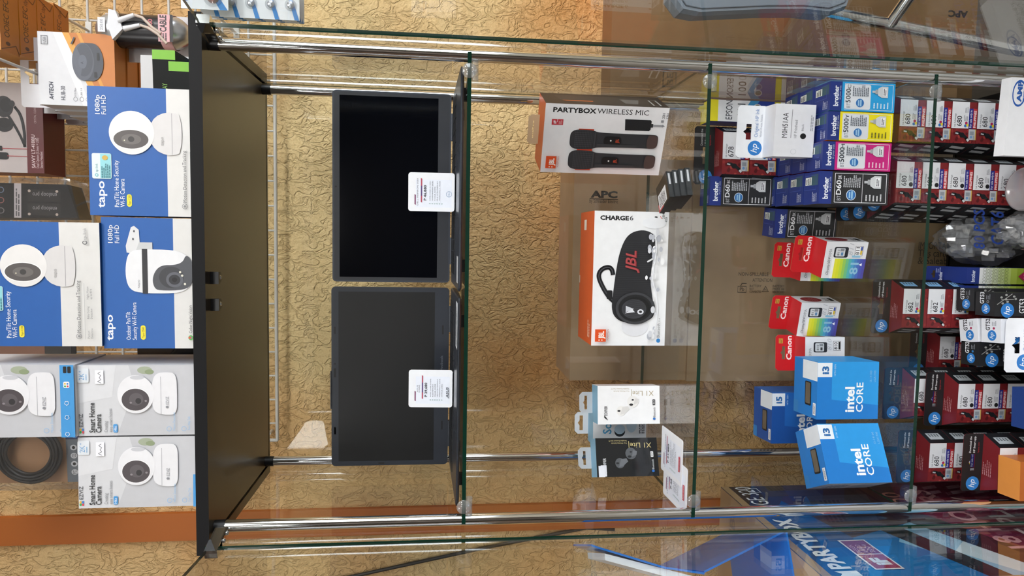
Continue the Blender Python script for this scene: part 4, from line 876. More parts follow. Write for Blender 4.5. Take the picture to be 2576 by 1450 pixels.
def hp_tab(f):
    f.hp(0.135, 0.42, 0.33, '#eef2f8', '#2f7cc6')
    f.text('Download the', 0.67, 0.60, 0.10, '#d8d9dc', 0.78, bold=0.01); f.text('HP Smart app.', 0.67, 0.40, 0.10, '#d8d9dc', 0.80, bold=0.02); f.text('hpapp.com', 0.67, 0.20, 0.08, '#a8373c', 0.5)
def hp_top(f):
    f.small(0.22, 0.35, 0.62, 0.92, 5, '#b98a8c', 3, 0.35)
def side_stripes(f):
    for q in (0.18, 0.52):
        for k in range(4): f.line([(q+0.05*k, 0.2), (q+0.10+0.05*k, 0.8)], 0.03, '#c3c5c9')
def hp_box(name, num, tri, label, band=True, holo='#aeb4ba'):
    o = empty(name, (0, 0, 0), 0, label, 'box', 'red and black ink cartridge boxes')
    mb = carton_body(HW, HD, HH, {'all': '#15161a', 'top': '#751c22', 'front': '#7c2226'}, HBK); F = side_faces(mb, HW, HD, HH, HBK)
    hp_front(num, tri, band)(F['front']); hp_top(F['top']); side_stripes(F['left'])
    mb.build('box_body', o)
    e = (HBK-HW)/2; sl = math.hypot(e, HD)
    hang_tab(o, -e, HW+e, HD-0.0012, HH, HH+0.038, '#1a1b1e', '#6a1a20', (0.030, HH+0.014, HH+0.022), hp_tab, 0.004)
    sticker(o, 'security_sticker', ((HW+e*0.25, HD*0.25, HH*0.28), (e, HD, 0), (0, 0, 1)), (sl*0.45, HH*0.55), holo, lambda f: f.small(0.45, 0.1, 0.95, 0.9, 4, '#4c535a', 6))
    return o
ORD = ('topmost', 'second from the top', 'third from the top', 'fourth from the top', 'fifth from the top', 'bottom')
def stack(proto, x, y, n, where, yaw=0, z0=Z4, first=False, scale=1.0, drop_tab=True):
    for k in range(n):
        nm = ORD[k] if k < n-1 else 'bottom'
        c = copy_tree(proto, (x, y, z0+0.0501*scale*(n-1-k)), yaw, '%s, %s' % (proto['short'], '%s of %s' % (nm, where)), scale if scale != 1 else None)
        if k > 0 and drop_tab:      # lower boxes in a stack have the flap folded flat behind them
            for ch in list(c.children):
                if ch.name.startswith('hang_tab'): ch.location.z = -0.0375; ch.location.y = 0.0014
        del c['short']
pk = hp_box('cartridge_box', '680', False, 'x'); pk['short'] = 'black cartridge box'
pt = hp_box('cartridge_box', '680', True, 'x'); pt['short'] = 'tri-colour cartridge box'
p2 = hp_box('cartridge_box', '682', True, 'x', False, '#7fb2e0'); p2['short'] = 'bandless cartridge box'
p8 = hp_box('cartridge_box', '678', False, 'x'); p8['short'] = 'black ink cartridge box'
p8t = hp_box('cartridge_box', '678', True, 'x'); p8t['short'] = 'tri-colour ink cartridge box'
stack(pt, 0.273, 0.098, 6, 'the stack by the chair-side glass')
stack(pk, 0.1635, 0.098, 6, 'the tall stack beside the tri-colour one')
stack(pk, 0.1500, 0.140, 6, 'the stack behind the tall front stack')
stack(pk, 0.1480, 0.181, 6, 'the tall row\'s rearmost stack')
stack(pk, -0.2425, 0.100, 3, 'the low stack behind the navy carton')
stack(pk, -0.2430, 0.150, 4, 'the stack behind that low stack')
stack(pk, -0.1700, 0.215, 2, 'the stack touching the back glass')
stack(pt, -0.3545, 0.100, 4, 'the stack against the carton-side glass')
stack(pt, -0.3330, 0.000, 3, 'the stack behind the orange carton')
stack(p2, -0.0675, 0.128, 5, 'the middle floor stack')
c = copy_tree(p8t, (0.221, 0.246, Z3+0.1305), 1, 'tri-colour ink cartridge box standing on the ink bottle boxes, lower of two', 1.12); del c['short']
for ch in list(c.children):
    if ch.name.startswith('hang_tab'): ch.location.z = -0.0375; ch.location.y = 0.0014
c = copy_tree(p8, (0.221, 0.246, Z3+0.1305+0.0562), 1, 'black ink cartridge box standing on the ink bottle boxes, upper of two', 1.12); del c['short']
for p in (pk, pt, p2, p8, p8t):
    for ch in list(p.children): bpy.data.objects.remove(ch)
    bpy.data.objects.remove(p)

# ------------------------------------------------------------------ white printhead boxes
def ph_front(f):
    f.text('M0H51AA', 0.36, 0.68, 0.13, '#2c2e34', 0.58); f.rect(0.36, 0.58, 0.9, 0.59, '#5a5c62'); f.text('HP Printhead', 0.36, 0.44, 0.07, '#8a8c92', 0.42); f.disc(0.4, 0.28, 0.055, 0.075, INK, 22)
    f.text('Black', 0.5, 0.28, 0.05, '#8a8c92', 0.16); f.ring(0.1, 0.5, 0.05, 0.07, 0.08, '#b9bcc4'); f.small(0.5, 0.04, 0.9, 0.12, 2, '#a2a5ad', 3)
def ph_tab(f):
    f.hp(0.19, 0.30, 0.26, '#f4f6fa', '#2a78c4'); f.text('Original HP Ink', 0.40, 0.22, 0.13, '#6f8fc4', 0.98); f.text('Vibrant. Precise. Reliable.', 0.40, 0.08, 0.075, '#a0a4b0', 0.8)
def printhead(pos, yaw, h, label):
    o = carton('printhead_box', pos, yaw, 0.092, 0.042, h, {'all': '#e9eaf0', 'top': '#e4e6ee'}, label, 'box', 'white printhead boxes', {'front': ph_front if h < 0.08 else (lambda f: None)})
    hang_tab(o, -0.001, 0.093, 0.040, h, h+0.052, '#eceef4', '#e3e5ec', (0.028, h+0.024, h+0.034), ph_tab, 0.005); return o
printhead((0.2415, 0.118, Z3+0.1290), -3, 0.075, 'white printhead box lying on top of the bottle ink boxes')
printhead((-0.126, -0.035, Z4), 2, 0.095, 'white printhead box with a hang tab on the cabinet floor')

# ------------------------------------------------------------------ photo cartridge boxes with red tabs
def canon(num, tri):
    def art(f):
        f.units(0, 70, 0, 76)
        f.text('PIXMA', 38 if tri else 30, 64, 5, '#7c7e84', 17); 
        f.round(40, 34, 60, 60, 3, '#24272f'); f.round(42, 40, 58, 57, 2, '#d3d6da'); f.text(num, 44, 50, 4, INK, 10); f.rect(44, 43, 50, 47, '#5b88b4' if tri else '#3a3b40'); f.rect(52, 42, 57, 49, '#8b8f96')
        f.round(44, 8, 62, 22, 1.5, '#f2f3f5'); f.line([(44, 8), (44, 22), (62, 22), (62, 8), (44, 8)], 0.6, '#3b3d42'); f.text(num, 46, 14.5, 6.5, INK, 13, bold=0.01)
        if tri: f.rect(46, 9, 54, 12.5, '#d8b93a'); f.rect(54, 9, 61, 12.5, '#3a52a0')
        else: f.rect(46, 9, 61, 12.5, INK)
        f.text(num, 44, 26, 8, '#c0c3c9', 20, shear=0.3)
        if tri:
            ramp = ['#f1f1ee', '#e3e13a', '#d9dd2e', '#c2d83f', '#97c95c', '#6fbd84', '#55b1b0', '#4aa0c8', '#4a86c4', '#4a6cba', '#4a56ac', '#4d4aa0']
            for i, c in enumerate(ramp): f.rect(0, 62-5.2*(i+1), 38, 62-5.2*i, c); f.k -= 1
            f.k += 1; f.text(num, 8, 12, 15, '#8fc0da', 34, bold=0.02); f.poly([(24, 6), (30, 6), (27, 11)], '#f2f3f8')
        else:
            for i, c in enumerate(('#e6e6e8', '#b9babd', '#85868a', '#56575b', '#333438', '#222326')): f.rect(0, 60-10*(i+1), 26, 60-10*i, c); f.k -= 1
        f.text('Chroma100+' if tri else 'PIXMA', 6, 65, 5, '#33353b', 30 if tri else 18, shear=0.3)
    return art
def canon_tab(f):
    f.text('Canon', 0.30, 0.12, 0.30, '#f3e6e6', 1.35, bold=0.03); f.rect(0.76, 0.6, 0.9, 0.82, '#c79a3c'); f.small(0.77, 0.63, 0.89, 0.8, 2, '#8a5a20', 2)
def canon_right(f):
    f.disc(0.5, 0.62, 0.34, 0.26, '#8a1f28', 28); f.small(0.28, 0.45, 0.72, 0.78, 5, '#c07a7f', 3, 0.3); f.rect(0.3, 0.06, 0.7, 0.16, INK); f.text('811', 0.3, 0.19, 0.1, INK, 0.2)
def canon_box(pos, yaw, num, tri, label, tilt=0):
    o = carton('photo_cartridge_box', pos, yaw, 0.070, 0.045, 0.082, {'all': '#e3e4e8', 'top': '#c9242c', 'back': '#a98a60'}, label, 'box', 'red and white cartridge boxes', {'front': canon(num, tri), 'right': canon_right})
    hang_tab(o, -0.001, 0.071, 0.043, 0.082, 0.118, '#c4161f', '#a98a60', (0.026, 0.099, 0.105), canon_tab, 0.005, lean=0.12)
    return o
canon_box((0.0230, 0.150, Z3), -12, '811', True, 'red and white cartridge box with a rainbow print, nearest the bottle ink boxes')
canon_box((0.0130, 0.222, Z3), -7, '811', True, 'red and white cartridge box directly behind another, its red tab showing')
canon_box((-0.098, 0.226, Z3), -12, '811', True, 'red and white cartridge box with a rainbow print, beside the black-print one')
canon_box((-0.165, 0.188, Z3), 4, '810', False, 'red and white cartridge box with black print, half behind the processor box')

# ------------------------------------------------------------------ processor boxes
def cpu(name, num, main, deep):
    def art(f):
        f.units(1055, 910, 2208, 2055); k = lambda a: a
        f.poly([(1055, 2208), (1055, 2055), (1000, 2055), (1020, 2208)], deep); f.poly([(1055, 2055), (948, 2055), (948, 2091), (1055, 2091)], deep)
        f.rect(948, 2091, 912, 2055, '#e4eaf1'); f.text(name, 941, 2082, 17, '#2b68a6', 19, bold=0.04)
        f.text('14TH GEN', 945, 2100, 4.2, '#bfe0f4', 27); f.text('intel', 1037, 2147, 24, '#f4f8fc', 60, bold=0.03); f.text('CORE', 1037, 2169, 17, '#f4f8fc', 70, bold=0.012)
        f.text('%s-14100' % name.upper(), 961, 2190, 5, '#8fc4e8', 27); f.text('LGA1700', 961, 2200, 5, '#8fc4e8', 27)
    return art
def cpu_top(col):
    def art(f):
        f.rect(0.66, 0.0, 0.99, 0.62, '#e4eaf1'); f.round(0.0, 0.8, 0.22, 1.0, 0.02, mat('#2f7fc4', 0.4))
    return art
def cpu_box(pos, yaw, num, main, deep, label):
    w, d, h = 0.104, 0.078, 0.1175
    o = carton('processor_box', pos, yaw, w, d, h, {'all': main, 'top': deep, 'left': '#c4c8d0', 'back': deep}, label, 'box', 'blue processor boxes', {'front': cpu(num, num, main, deep), 'top': cpu_top(deep), 'left': lambda f: (f.rect(0, 0, 0.5, 1, '#b9bec8'), f.rect(0.1, 0.4, 0.9, 0.9, '#d9dbe0'), f.small(0.15, 0.5, 0.8, 0.85, 5, '#7d828c', 4))})
    m = MB(); x0, x1, y0, y1 = w*0.2, w*0.62, d*0.24, d*0.5; f = Face(m, (0, 0, h), (1, 0, 0), (0, 1, 0), w, d, 0, w, 0, d); f.k = 6
    f.round(x0, y0, x1, y1, 0.003, '#15171a'); f.round(x0+0.003, y0+0.003, x1-0.002, y1-0.002, 0.002, mat('#8a8578', 0.25, 0.6)); m.build('window', o)
    sticker(o, 'price_sticker', ((w*0.06, d*0.04, h), (1, 0, 0), (0, 1, 0)), (0.022, 0.009), '#e8eaf0', lambda f: f.small(0.1, 0.2, 0.9, 0.8, 2, '#6a6e78', 2)); return o
cpu_box((-0.2285, 0.082, Z3), 2.5, 'i3', '#2a96de', '#1f7acb', 'light blue processor box, right one of the two in front')
cpu_box((-0.3285, 0.033, Z3), 27, 'i3', '#2a96de', '#1f7acb', 'light blue processor box turned at an angle beside the left chrome post')
cpu_box((-0.321, 0.2385, Z3), 3, 'i5', '#1f62b4', '#1b4f9c', 'darker blue processor box standing behind the two light blue ones')

# second lower yellow and blue box, hidden foot of the pair
copy_tree(ep, (0.3265, 0.2645, Z3), 0, 'yellow and blue ink box in the rear right corner, lower of two')

# ------------------------------------------------------------------ cabinet floor odds and ends
def amp(f):
    f.ring(0.80, 0.93, 0.17, 0.055, 0.16, '#2458a8', 28); f.text('AMP', 0.69, 0.91, 0.04, '#2458a8', 0.15, bold=0.05); f.small(0.7, 0.885, 0.92, 0.9, 1, '#2458a8', 2)
    for i, t in enumerate(('产品: 六类非屏蔽高性能水晶连接头', '产品编号: 6-1554720-3', '数量: 16个', '生产地: 美国', '生产厂商: 泰科电子公司', '地址: 中国上海市外高桥保税区', '电话: 86-21-5046')):
        f.text(t, 0.06, 0.80-0.05*i, 0.028, '#5a5c62')
    f.text('Tyco Electronics', 0.06, 0.38, 0.05, '#23508f', 0.5, bold=0.03); f.poly([(0.02, 0.34), (0.1, 0.36), (0.12, 0.30), (0.04, 0.29)], '#d8732c')
carton('connector_box', (0.2330, -0.040, Z4), -3, 0.122, 0.020, 0.217, {'all': '#e6e7ec'}, 'white box with blue lettering standing in the lower right front corner', 'box', None, {'front': amp})
o = empty('plastic_tub', (0.188, 0.036, Z4), 0, 'round clear plastic tub beside the white lettered box', 'tub')
TUB = clear_mat('tub_plastic', (0.85, 0.84, 0.85, 1), 0.06, 0.15, 0.35, lin('#cfc8cc'))
m = MB(); m.lathe((0, 0, 0), [(0.0, 0.0), (0.033, 0.0), (0.036, 0.095), (0.036, 0.103)], TUB, 36); m.build('cup', o)
m = MB(); m.lathe((0, 0, 0), [(0.0375, 0.097), (0.0385, 0.103), (0.0375, 0.107), (0.034, 0.107), (0.033, 0.104), (0.0, 0.104)], TUB, 36); m.build('lid', o)
def plug_bag(pos, sx, sy, sz, label, seed, text):
    o = empty('connector_bag', pos, 0, label, 'plastic bag', 'bags of clear plug connectors'); rg = random.Random(seed)
    m = MB(); vs = []; fs = []; n, k = 26, 15
    for i in range(k+1):
        t = i/k; z = sz*t; prof = (math.sin(math.pi*min(1, t*0.94+0.08)))**0.45 if t < 0.97 else 0.28
        for j in range(n):
            a = 2*math.pi*j/n; wob = 1+0.10*math.sin(3*a+5*t+seed)+0.07*math.sin(7*a-9*t)+rg.uniform(-0.05, 0.05)
            vs.append((sx*prof*wob*math.cos(a), sy*prof*wob*math.sin(a), max(0.0005, z+0.004*math.sin(5*a+seed))))
    for i in range(k):
        for j in range(n): fs.append((i*n+j, i*n+(j+1) % n, (i+1)*n+(j+1) % n, (i+1)*n+j))
    m.mesh(vs, fs, BAG, False); m.poly([vs[k*n+j] for j in range(n)], BAG)
    if text:
        f = Face(m, (-sx*0.45, -sy*1.22, sz*0.32), (1, 0, 0.08), (0, 0.18, 1), sx*1.2, sz*0.45)
        f.k = 1; ink = '#23408e'; f.text('80 PCS', 0.05, 0.62, 0.26, ink, 0.95, bold=0.02, shear=0.1); f.text('CAT6', 0.2, 0.18, 0.3, ink, 0.8, bold=0.02, shear=0.1)
    m.build('bag', o)
    m = MB(); cm = clear_mat('connector_plastic', (0.72, 0.73, 0.75, 1), 0.09, 0.15, 0.17)
    for q in range(150):
        t = rg.uniform(0.05, 0.86); a = rg.uniform(0, 6.28); rr = math.sqrt(rg.random())*0.80*(math.sin(math.pi*(t*0.9+0.08)))**0.5
        c = Vector((sx*rr*math.cos(a), sy*rr*math.sin(a), 0.009+sz*0.9*t)); M_ = Matrix.Rotation(rg.uniform(0, 6), 3, 'X') @ Matrix.Rotation(rg.uniform(0, 6), 3, 'Z')
        s = (0.0055, 0.0042, 0.010); cs = [c+M_ @ Vector((x*s[0], y*s[1], z*s[2])) for x in (-1, 1) for y in (-1, 1) for z in (-1, 1)]
        m.mesh(cs, [(0, 1, 3, 2), (4, 6, 7, 5), (0, 4, 5, 1), (2, 3, 7, 6), (0, 2, 6, 4), (1, 5, 7, 3)], cm)
    tag(m.build('connectors', o), kind='stuff')
plug_bag((0.100, 0.150, Z4), 0.046, 0.036, 0.172, 'clear bag of plug connectors with blue handwriting', 3, True)
plug_bag((0.118, 0.060, Z4), 0.034, 0.026, 0.128, 'clear bag of plug connectors without writing, beside the handwritten one', 8, False)
def xl_front(f):
    f.rect(0, 0.80, 1, 1, NAVY); f.text('brother', 0.12, 0.87, 0.06, '#dfe4f2', 0.17, bold=0.02)
    for i, c in enumerate(('#e2e4e6', '#dde1d8', '#d3dcbc', '#c6d49a', '#b5c872', '#a3b84c', '#8fa534', '#7a8f28')): f.rect(0, 0.8-0.1*(i+1), 1, 0.8-0.1*i, c); f.k -= 1
    f.k += 1
    for i in range(7):
        for j in range(5): f.ring(0.1+0.2*j+(0.1 if i % 2 else 0), 0.72-0.055*i, 0.1, 0.03, 0.16, '#5e6b46', 6)
    f.poly([(0.5, 0.20), (0.8, 0.10), (0.62, 0.02), (0.38, 0.02), (0.2, 0.10)], '#a0214e'); f.text('XL', 0.36, 0.055, 0.06, '#eecdd8', 0.09)
def xl_tab(f): f.text('brother', 0.12, 0.12, 0.2, '#dfe4f2', 0.42, bold=0.02); f.small(0.6, 0.2, 0.95, 0.5, 3, '#8d9ac6', 3)
for i, (x, y, lb) in enumerate(((0.0170, 0.122, 'narrow green and navy ink box next to the bag of connectors'), (-0.0170, 0.122, 'narrow green and navy ink box beside the black bottle boxes'))):
    o = carton('xl_ink_box', (x, y, Z4), 0, 0.0305, 0.06, 0.1290, {'all': NAVY}, lb, 'box', 'narrow green and navy ink boxes', {'front': xl_front})
    hang_tab(o, 0.0, 0.0305, 0.056, 0.129, 0.168, '#1f2f74', '#1f2f74', (0.014, 0.148, 0.154), xl_tab, 0.003)
def gt(dark, num, dot):
    ink = '#e4e6ea' if dark else '#2a2c33'
    def top(f):
        f.hp(0.3, 0.45, 0.22, '#f2f5fa', '#2a78c4'); f.text(num, 0.5, 0.55, 0.22, ink, 0.55*0.9, bold=0.02)
        if dot: f.disc(0.60, 0.35, 0.05, 0.055, dot, 16)
        else: f.ring(0.60, 0.35, 0.055, 0.06, 0.25, '#b9bcc2', 16)
        f.small(0.7, 0.2, 0.92, 0.45, 3, '#8a8d94', 3, 0.4)
    def front(f):
        if dark:
            for a, b in (((0.5, 0.97), (0.95, 0.78)), ((0.7, 0.92), (0.72, 0.76))): f.line([a, b], 0.008, '#9a9c9a')
            for (u, v) in ((0.55, 0.9), (0.62, 0.84), (0.72, 0.86), (0.8, 0.92), (0.84, 0.76), (0.9, 0.86), (0.74, 0.74)): f.disc(u, v, 0.045, 0.017, '#9a9c9a', 10)
        f.hp(0.26, 0.84, 0.085, '#f2f5fa', '#2a78c4'); f.text(num, 0.14, 0.62, 0.075, ink, 0.17, bold=0.015); f.rect(0.12, 0.58, 0.9, 0.585, ink); f.text('Original HP Ink', 0.14, 0.53, 0.03, ink, 0.17)
    return {'top': top, 'front': front}
W_, B_ = '#e1e3ea', '#1c1d20'
for (pos, yaw, num, dk, dot, lb) in (((-0.0345, 0.030, Z4), 2, 'GT53', True, None, 'black bottle box with a leaf print, front of two'), ((-0.0300, 0.0745, Z4), 4, 'GT53', True, None, 'black bottle box directly behind the leaf-print one'),
    ((-0.0790, 0.012, Z4), 5, 'GT52', False, '#a3224f', 'white bottle box with a red dot, beside the white printhead box'), ((-0.0835, 0.060, Z4), 10, 'GT52', False, '#a3224f', 'white bottle box with a red dot, behind its twin'),
    ((-0.1270, 0.055, Z4), 4, 'GT52', True, '#2f78b4', 'black bottle box with a blue dot, behind the printhead box')):
    carton('bottle_box', pos, yaw, 0.042, 0.042, 0.150, {'all': B_ if dk else W_}, lb, 'box', 'small bottle boxes', gt(dk, num, dot))
def orange_low(f): f.text('POWER BANK', 0.08, 0.9, 0.04, '#f0d4b8', 0.4); f.small(0.1, 0.75, 0.5, 0.86, 4, '#f0d4b8', 2)
carton('orange_carton', (-0.3350, -0.0465, Z4), 3, 0.066, 0.044, 0.150, {'all': '#b8642a', 'top': '#d88a3e'}, 'small orange carton in the lower left front corner', 'box', None, {'front': lambda f: f.poly([(0.5, 0.93), (0.7, 0.9), (0.6, 0.84), (0.42, 0.86)], '#e6e2de')})
carton('navy_carton', (-0.2180, -0.045, Z4), 3, 0.068, 0.044, 0.132, {'all': '#1f3a78'}, 'small navy blue carton in front of the low black-ink stack', 'box', None, {'front': lambda f: f.small(0.1, 0.75, 0.6, 0.95, 6, '#8fa6d4', 2)})

# ------------------------------------------------------------------ cartons standing behind and beside the cabinet
def apc_front(f):
    f.text('APC', 0.824, 0.862, 0.058, '#332a22', 0.226, rot=-90, bold=0.05); f.line([(0.817, 0.87), (0.817, 0.63)], 0.006, '#332a22'); f.text('by Schneider Electric', 0.800, 0.87, 0.030, '#332a22', 0.24, rot=-90)
KR = {'all': KRAFT}
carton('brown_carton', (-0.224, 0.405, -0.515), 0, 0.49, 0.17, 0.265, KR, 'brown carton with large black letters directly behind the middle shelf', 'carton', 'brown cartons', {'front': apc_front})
def spill_front(f):
    ik = '#3a3028'; T = lambda t, u, v, c, l: f.text(t, u, v, c, ik, l, rot=-90)
    T('NON-SPILLABLE', 0.478, 0.638, 0.026, 0.228); T('ATTENTION', 0.452, 0.530, 0.024, 0.15)
    f.frame(0.402, 0.641, 0.432, 0.575, 0.003, ik); T('Pb', 0.410, 0.625, 0.026, 0.034); f.line([(0.432, 0.62), (0.444, 0.61), (0.444, 0.575)], 0.005, ik)
    for i, t in enumerate(('BATTERY', 'NOT', 'CONNECTED')): T(t, 0.428-0.013*i, 0.551, 0.016, 0.09 if len(t) > 3 else 0.035)
    f.ring(0.416, 0.43, 0.018, 0.03, 0.25, ik, 3); T('Pb', 0.412, 0.44, 0.014, 0.02)
    for i, t in enumerate(('BATTERY', 'MUST BE', 'RECYCLED')): T(t, 0.428-0.013*i, 0.375, 0.016, 0.09)
carton('brown_carton', (-0.226, 0.400, -0.825), 0, 0.50, 0.18, 0.309, KR, 'brown carton with battery warning print, under the large-lettered carton', 'carton', 'brown cartons', {'front': spill_front})
def important(f):
    for i, t in enumerate(('IMPORTANT', 'This carton is', '& Saleable')): f.text(t, 0.608-0.034*i, 0.462, 0.038, '#3a3028', (0.215, 0.24, 0.21)[i], rot=-90)
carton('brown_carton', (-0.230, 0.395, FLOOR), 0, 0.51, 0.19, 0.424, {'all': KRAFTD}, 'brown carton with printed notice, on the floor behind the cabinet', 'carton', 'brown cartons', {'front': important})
def jside(f):
    f.frame(0.05, 0.62, 0.115, 0.70, 0.006, '#3b332a'); f.text('BEE', 0.06, 0.64, 0.035, '#3b332a', 0.1)
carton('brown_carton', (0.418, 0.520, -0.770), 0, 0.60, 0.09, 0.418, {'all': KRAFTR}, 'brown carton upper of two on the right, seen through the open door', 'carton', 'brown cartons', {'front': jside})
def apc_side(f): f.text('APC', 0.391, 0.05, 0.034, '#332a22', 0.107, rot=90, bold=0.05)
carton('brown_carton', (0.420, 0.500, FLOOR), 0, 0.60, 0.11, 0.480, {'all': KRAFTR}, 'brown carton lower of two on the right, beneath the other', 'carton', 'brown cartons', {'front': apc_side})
# big party speaker carton on the left
def party(f):
    f.units(-0.14, 0.24, -1.25, -0.53)
    f.rect(-0.14, -1.25, 0.24, -0.53, '#12508f'); f.poly([(-0.14, -1.25), (-0.14, -0.60), (0.0, -0.66), (0.13, -0.78), (0.24, -0.98), (0.24, -1.25)], '#1f77b8')
    f.poly([(-0.14, -0.83), (-0.02, -0.73), (0.06, -0.80), (-0.06, -0.98), (-0.14, -1.0)], '#8fc4e4'); f.poly([(-0.14, -0.86), (-0.06, -0.80), (-0.02, -0.85), (-0.14, -0.96)], '#d6e6f0')
    f.poly([(-0.14, -0.79), (0.10, -0.70), (0.13, -0.74), (-0.14, -0.83)], '#17202e'); f.poly([(-0.14, -0.90), (0.10, -0.78), (0.16, -0.86), (-0.14, -0.96)], '#1b1c2a')
    f.poly([(0.0, -0.66), (0.24, -0.60), (0.24, -0.95), (0.08, -0.88)], '#3a2638'); f.poly([(0.05, -0.70), (0.22, -0.64), (0.22, -0.80), (0.10, -0.80)], '#241d2c')
    f.poly([(-0.14, -0.96), (0.12, -0.84), (0.24, -0.90), (0.24, -1.25), (-0.14, -1.25)], '#7c2548'); f.poly([(-0.14, -0.99), (-0.04, -0.95), (-0.02, -1.04), (-0.14, -1.10)], '#6fb0b4')
    f.poly([(0.13, -0.53), (0.24, -0.53), (0.24, -0.66), (0.19, -0.64), (0.10, -0.57)], '#2b2728'); f.poly([(0.24, -0.66), (0.24, -0.80), (0.15, -0.74), (0.16, -0.64)], '#202a5c'); f.frame(0.205, -0.60, 0.228, -0.575, 0.002, '#cfd2d4')
    f.rect(-0.14, -0.545, 0.24, -0.53, '#a98b66')
    f.text('18 HOURS', -0.06, -0.945, 0.045, '#e0a2ac', 0.26, bold=0.02); f.text('OF PLAY', -0.06, -1.02, 0.05, '#eed6da', 0.22, bold=0.02); f.text('600', 0.10, -0.875, 0.035, '#d98a80', 0.09)
    f.text('PARTYBOX', -0.105, -0.588, 0.034, '#f0f3f7', 0.185, bold=0.04); f.text('STAGE 320', 0.090, -0.588, 0.034, '#f0f3f7', 0.145)
    f.poly([(-0.128, -0.592), (-0.112, -0.592), (-0.112, -0.556), (-0.12, -0.564), (-0.128, -0.556)], '#f0f3f7')
    f.rect(-0.112, -0.672, -0.012, -0.624, '#f0eef0'); f.rect(-0.109, -0.669, -0.064, -0.627, '#a8242f'); f.rect(-0.062, -0.669, -0.015, -0.627, '#8a2a4c')
    f.text('iF', -0.099, -0.660, 0.026, '#f0eef0', 0.024, bold=0.06)
    for i, t in enumerate(('DESIGN', 'AWARD', '2024')): f.text(t, -0.058, -0.638-0.012*i, 0.008, '#dcb3c0', 0.028)
def party_front(f):
    f.disc(0.88, 0.90, 0.03, 0.02, '#3a3128', 20); f.text('JBL', 0.6, 0.9, 0.035, '#e3d3c0', 0.09, bold=0.05)
    for k in range(5): f.text('8', 0.93, 0.78-0.03*k, 0.012, '#4a3a2c'); f.disc(0.9, 0.785-0.03*k, 0.006, 0.004, '#4a3a2c', 8)
root = carton('party_speaker_carton', (-0.866, -0.140, FLOOR), 0, 0.455, 0.380, 0.715, {'all': mat('#b59470', 0.7, 0, 0.2, 0.08, 28)}, 'large brown carton with a blue printed party speaker side, left of the cabinet', 'carton', None,
    {'right': party, 'front': party_front, 'top': lambda f: f.text('JBL', 0.83, 0.82, 0.06, '#8a7050', 0.16, bold=0.03)})
# blue plastic document stand with white sheets, on the big carton
o = empty('document_stand', (-0.39, 0.0, -0.535), 25, 'blue translucent plastic document stand holding white sheets, on the big printed carton', 'document stand')
def fold(pts, y0, y1, th):
    m = MB(); P = [Vector((p[0], 0, p[1])) for p in pts]
    for a, b in zip(P, P[1:]):
        d = (b-a).normalized(); nn = Vector((-d.z, 0, d.x))*th/2
        m.prism([a-nn+Vector((0, y0, 0)), b-nn+Vector((0, y0, 0)), b+nn+Vector((0, y0, 0)), a+nn+Vector((0, y0, 0))], (0, y1-y0, 0), BLUEPL)
    return m
fold([(-0.11, 0.002), (-0.004, 0.002), (-0.062, 0.150)], -0.02, 0.22, 0.003).build('base_panel', o)
fold([(-0.0645, 0.150), (-0.0535, 0.215), (-0.020, 0.322), (-0.017, 0.330)], -0.02, 0.13, 0.003).build('upper_panel', o)
m = MB(); m.prism([(-0.070, -0.015, 0.160), (-0.030, -0.015, 0.308), (-0.040, -0.015, 0.308), (-0.082, -0.015, 0.160)], (0, 0.13, 0), '#e8ebf2'); m.build('paper_sheets', o)
# dark cable hanging on the wall at the far left
m = MB(); m.tube([(-0.662, WALLY-0.006, -0.42), (-0.655, WALLY-0.006, -0.347), (-0.70, WALLY-0.006, -0.08), (-0.752, WALLY-0.006, 0.193), (-0.83, WALLY-0.006, 0.6), (-0.86, WALLY-0.006, 0.9), (-0.862, WALLY-0.006, CEIL)], 0.0045, mat('#2a2522', 0.4), 8)
tag(m.build('wall_cable'), 'dark cable running diagonally up the ochre wall left of the cabinet', 'cable')
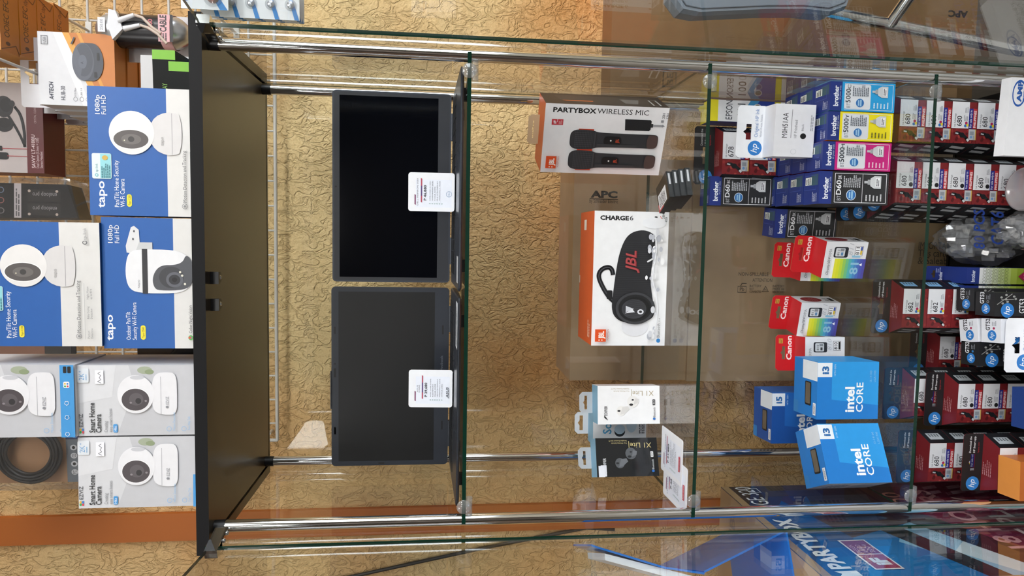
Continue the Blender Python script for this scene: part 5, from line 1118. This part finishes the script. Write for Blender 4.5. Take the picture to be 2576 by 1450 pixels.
# grey padded chair on chrome legs at the far right
o = empty('padded_chair', (0.56, 0.12, FLOOR), 0, 'grey padded chair with chrome tube frame standing to the right of the cabinet', 'chair')
m = MB(); pts = []; gm = mat('#747d89', 0.55, 0, 0.3, 0.06, 200)
outline = [(-0.050, 0.895), (-0.074, 0.875), (-0.078, 0.845), (-0.066, 0.72), (-0.062, 0.65), (-0.064, 0.60), (-0.052, 0.570), (-0.02, 0.560), (0.30, 0.560), (0.33, 0.58), (0.335, 0.87), (0.31, 0.90)]
n = len(outline)
lay = [(0.0, 0.93), (0.012, 1.0), (0.038, 1.0), (0.05, 0.93)]
cx, cz = 0.13, 0.73; vs = []
for yy, s in lay: vs += [(cx+(a-cx)*(1-(1-s)*0.25), yy, cz+(b-cz)*(1-(1-s)*0.25)) for a, b in outline]
fs = [tuple(range(n))] + [tuple(range(3*n, 4*n))[::-1]]
for k in range(3):
    for i in range(n): fs.append((k*n+i, (k+1)*n+i, (k+1)*n+(i+1) % n, k*n+(i+1) % n))
m.mesh(vs, fs, gm, False); bk = m.build('backrest', o)
m = MB(); q = [(cx+(a-cx)*0.955, -0.0008, cz+(b-cz)*0.955) for a, b in outline]; m.tube(q+[q[0]], 0.0012, mat('#4b525c', 0.6), 6, False); m.build('seam', bk)
m = MB(); m.prism([(-0.05, -0.38, 0.43), (0.33, -0.38, 0.43), (0.33, 0.02, 0.43), (-0.05, 0.02, 0.43)], (0, 0, 0.05), gm); pass
m = MB(); m.tube([(-0.05, 0.028, 0.60), (-0.056, 0.03, 0.55), (-0.10, 0.03, 0.22), (-0.115, 0.03, 0.0)], 0.011, CHROME, 16); m.build('leg', o)
m = MB(); m.tube([(0.30, 0.028, 0.60), (0.31, 0.03, 0.55), (0.335, 0.03, 0.0)], 0.011, CHROME, 16); m.build('leg', o)
m = MB(); m.tube([(-0.068, 0.03, 0.47), (-0.02, -0.01, 0.455), (0.0, -0.05, 0.45), (0.28, -0.05, 0.45), (0.315, 0.03, 0.47)], 0.012, CHROME, 14); m.build('seat_rail', o)
m = MB(); m.prism([(0.0, -0.06, 0.465), (0.29, -0.06, 0.465), (0.29, 0.32-0.30, 0.465), (0.0, 0.02, 0.465)], (0, 0, 0.045), gm); m.build('seat', o)
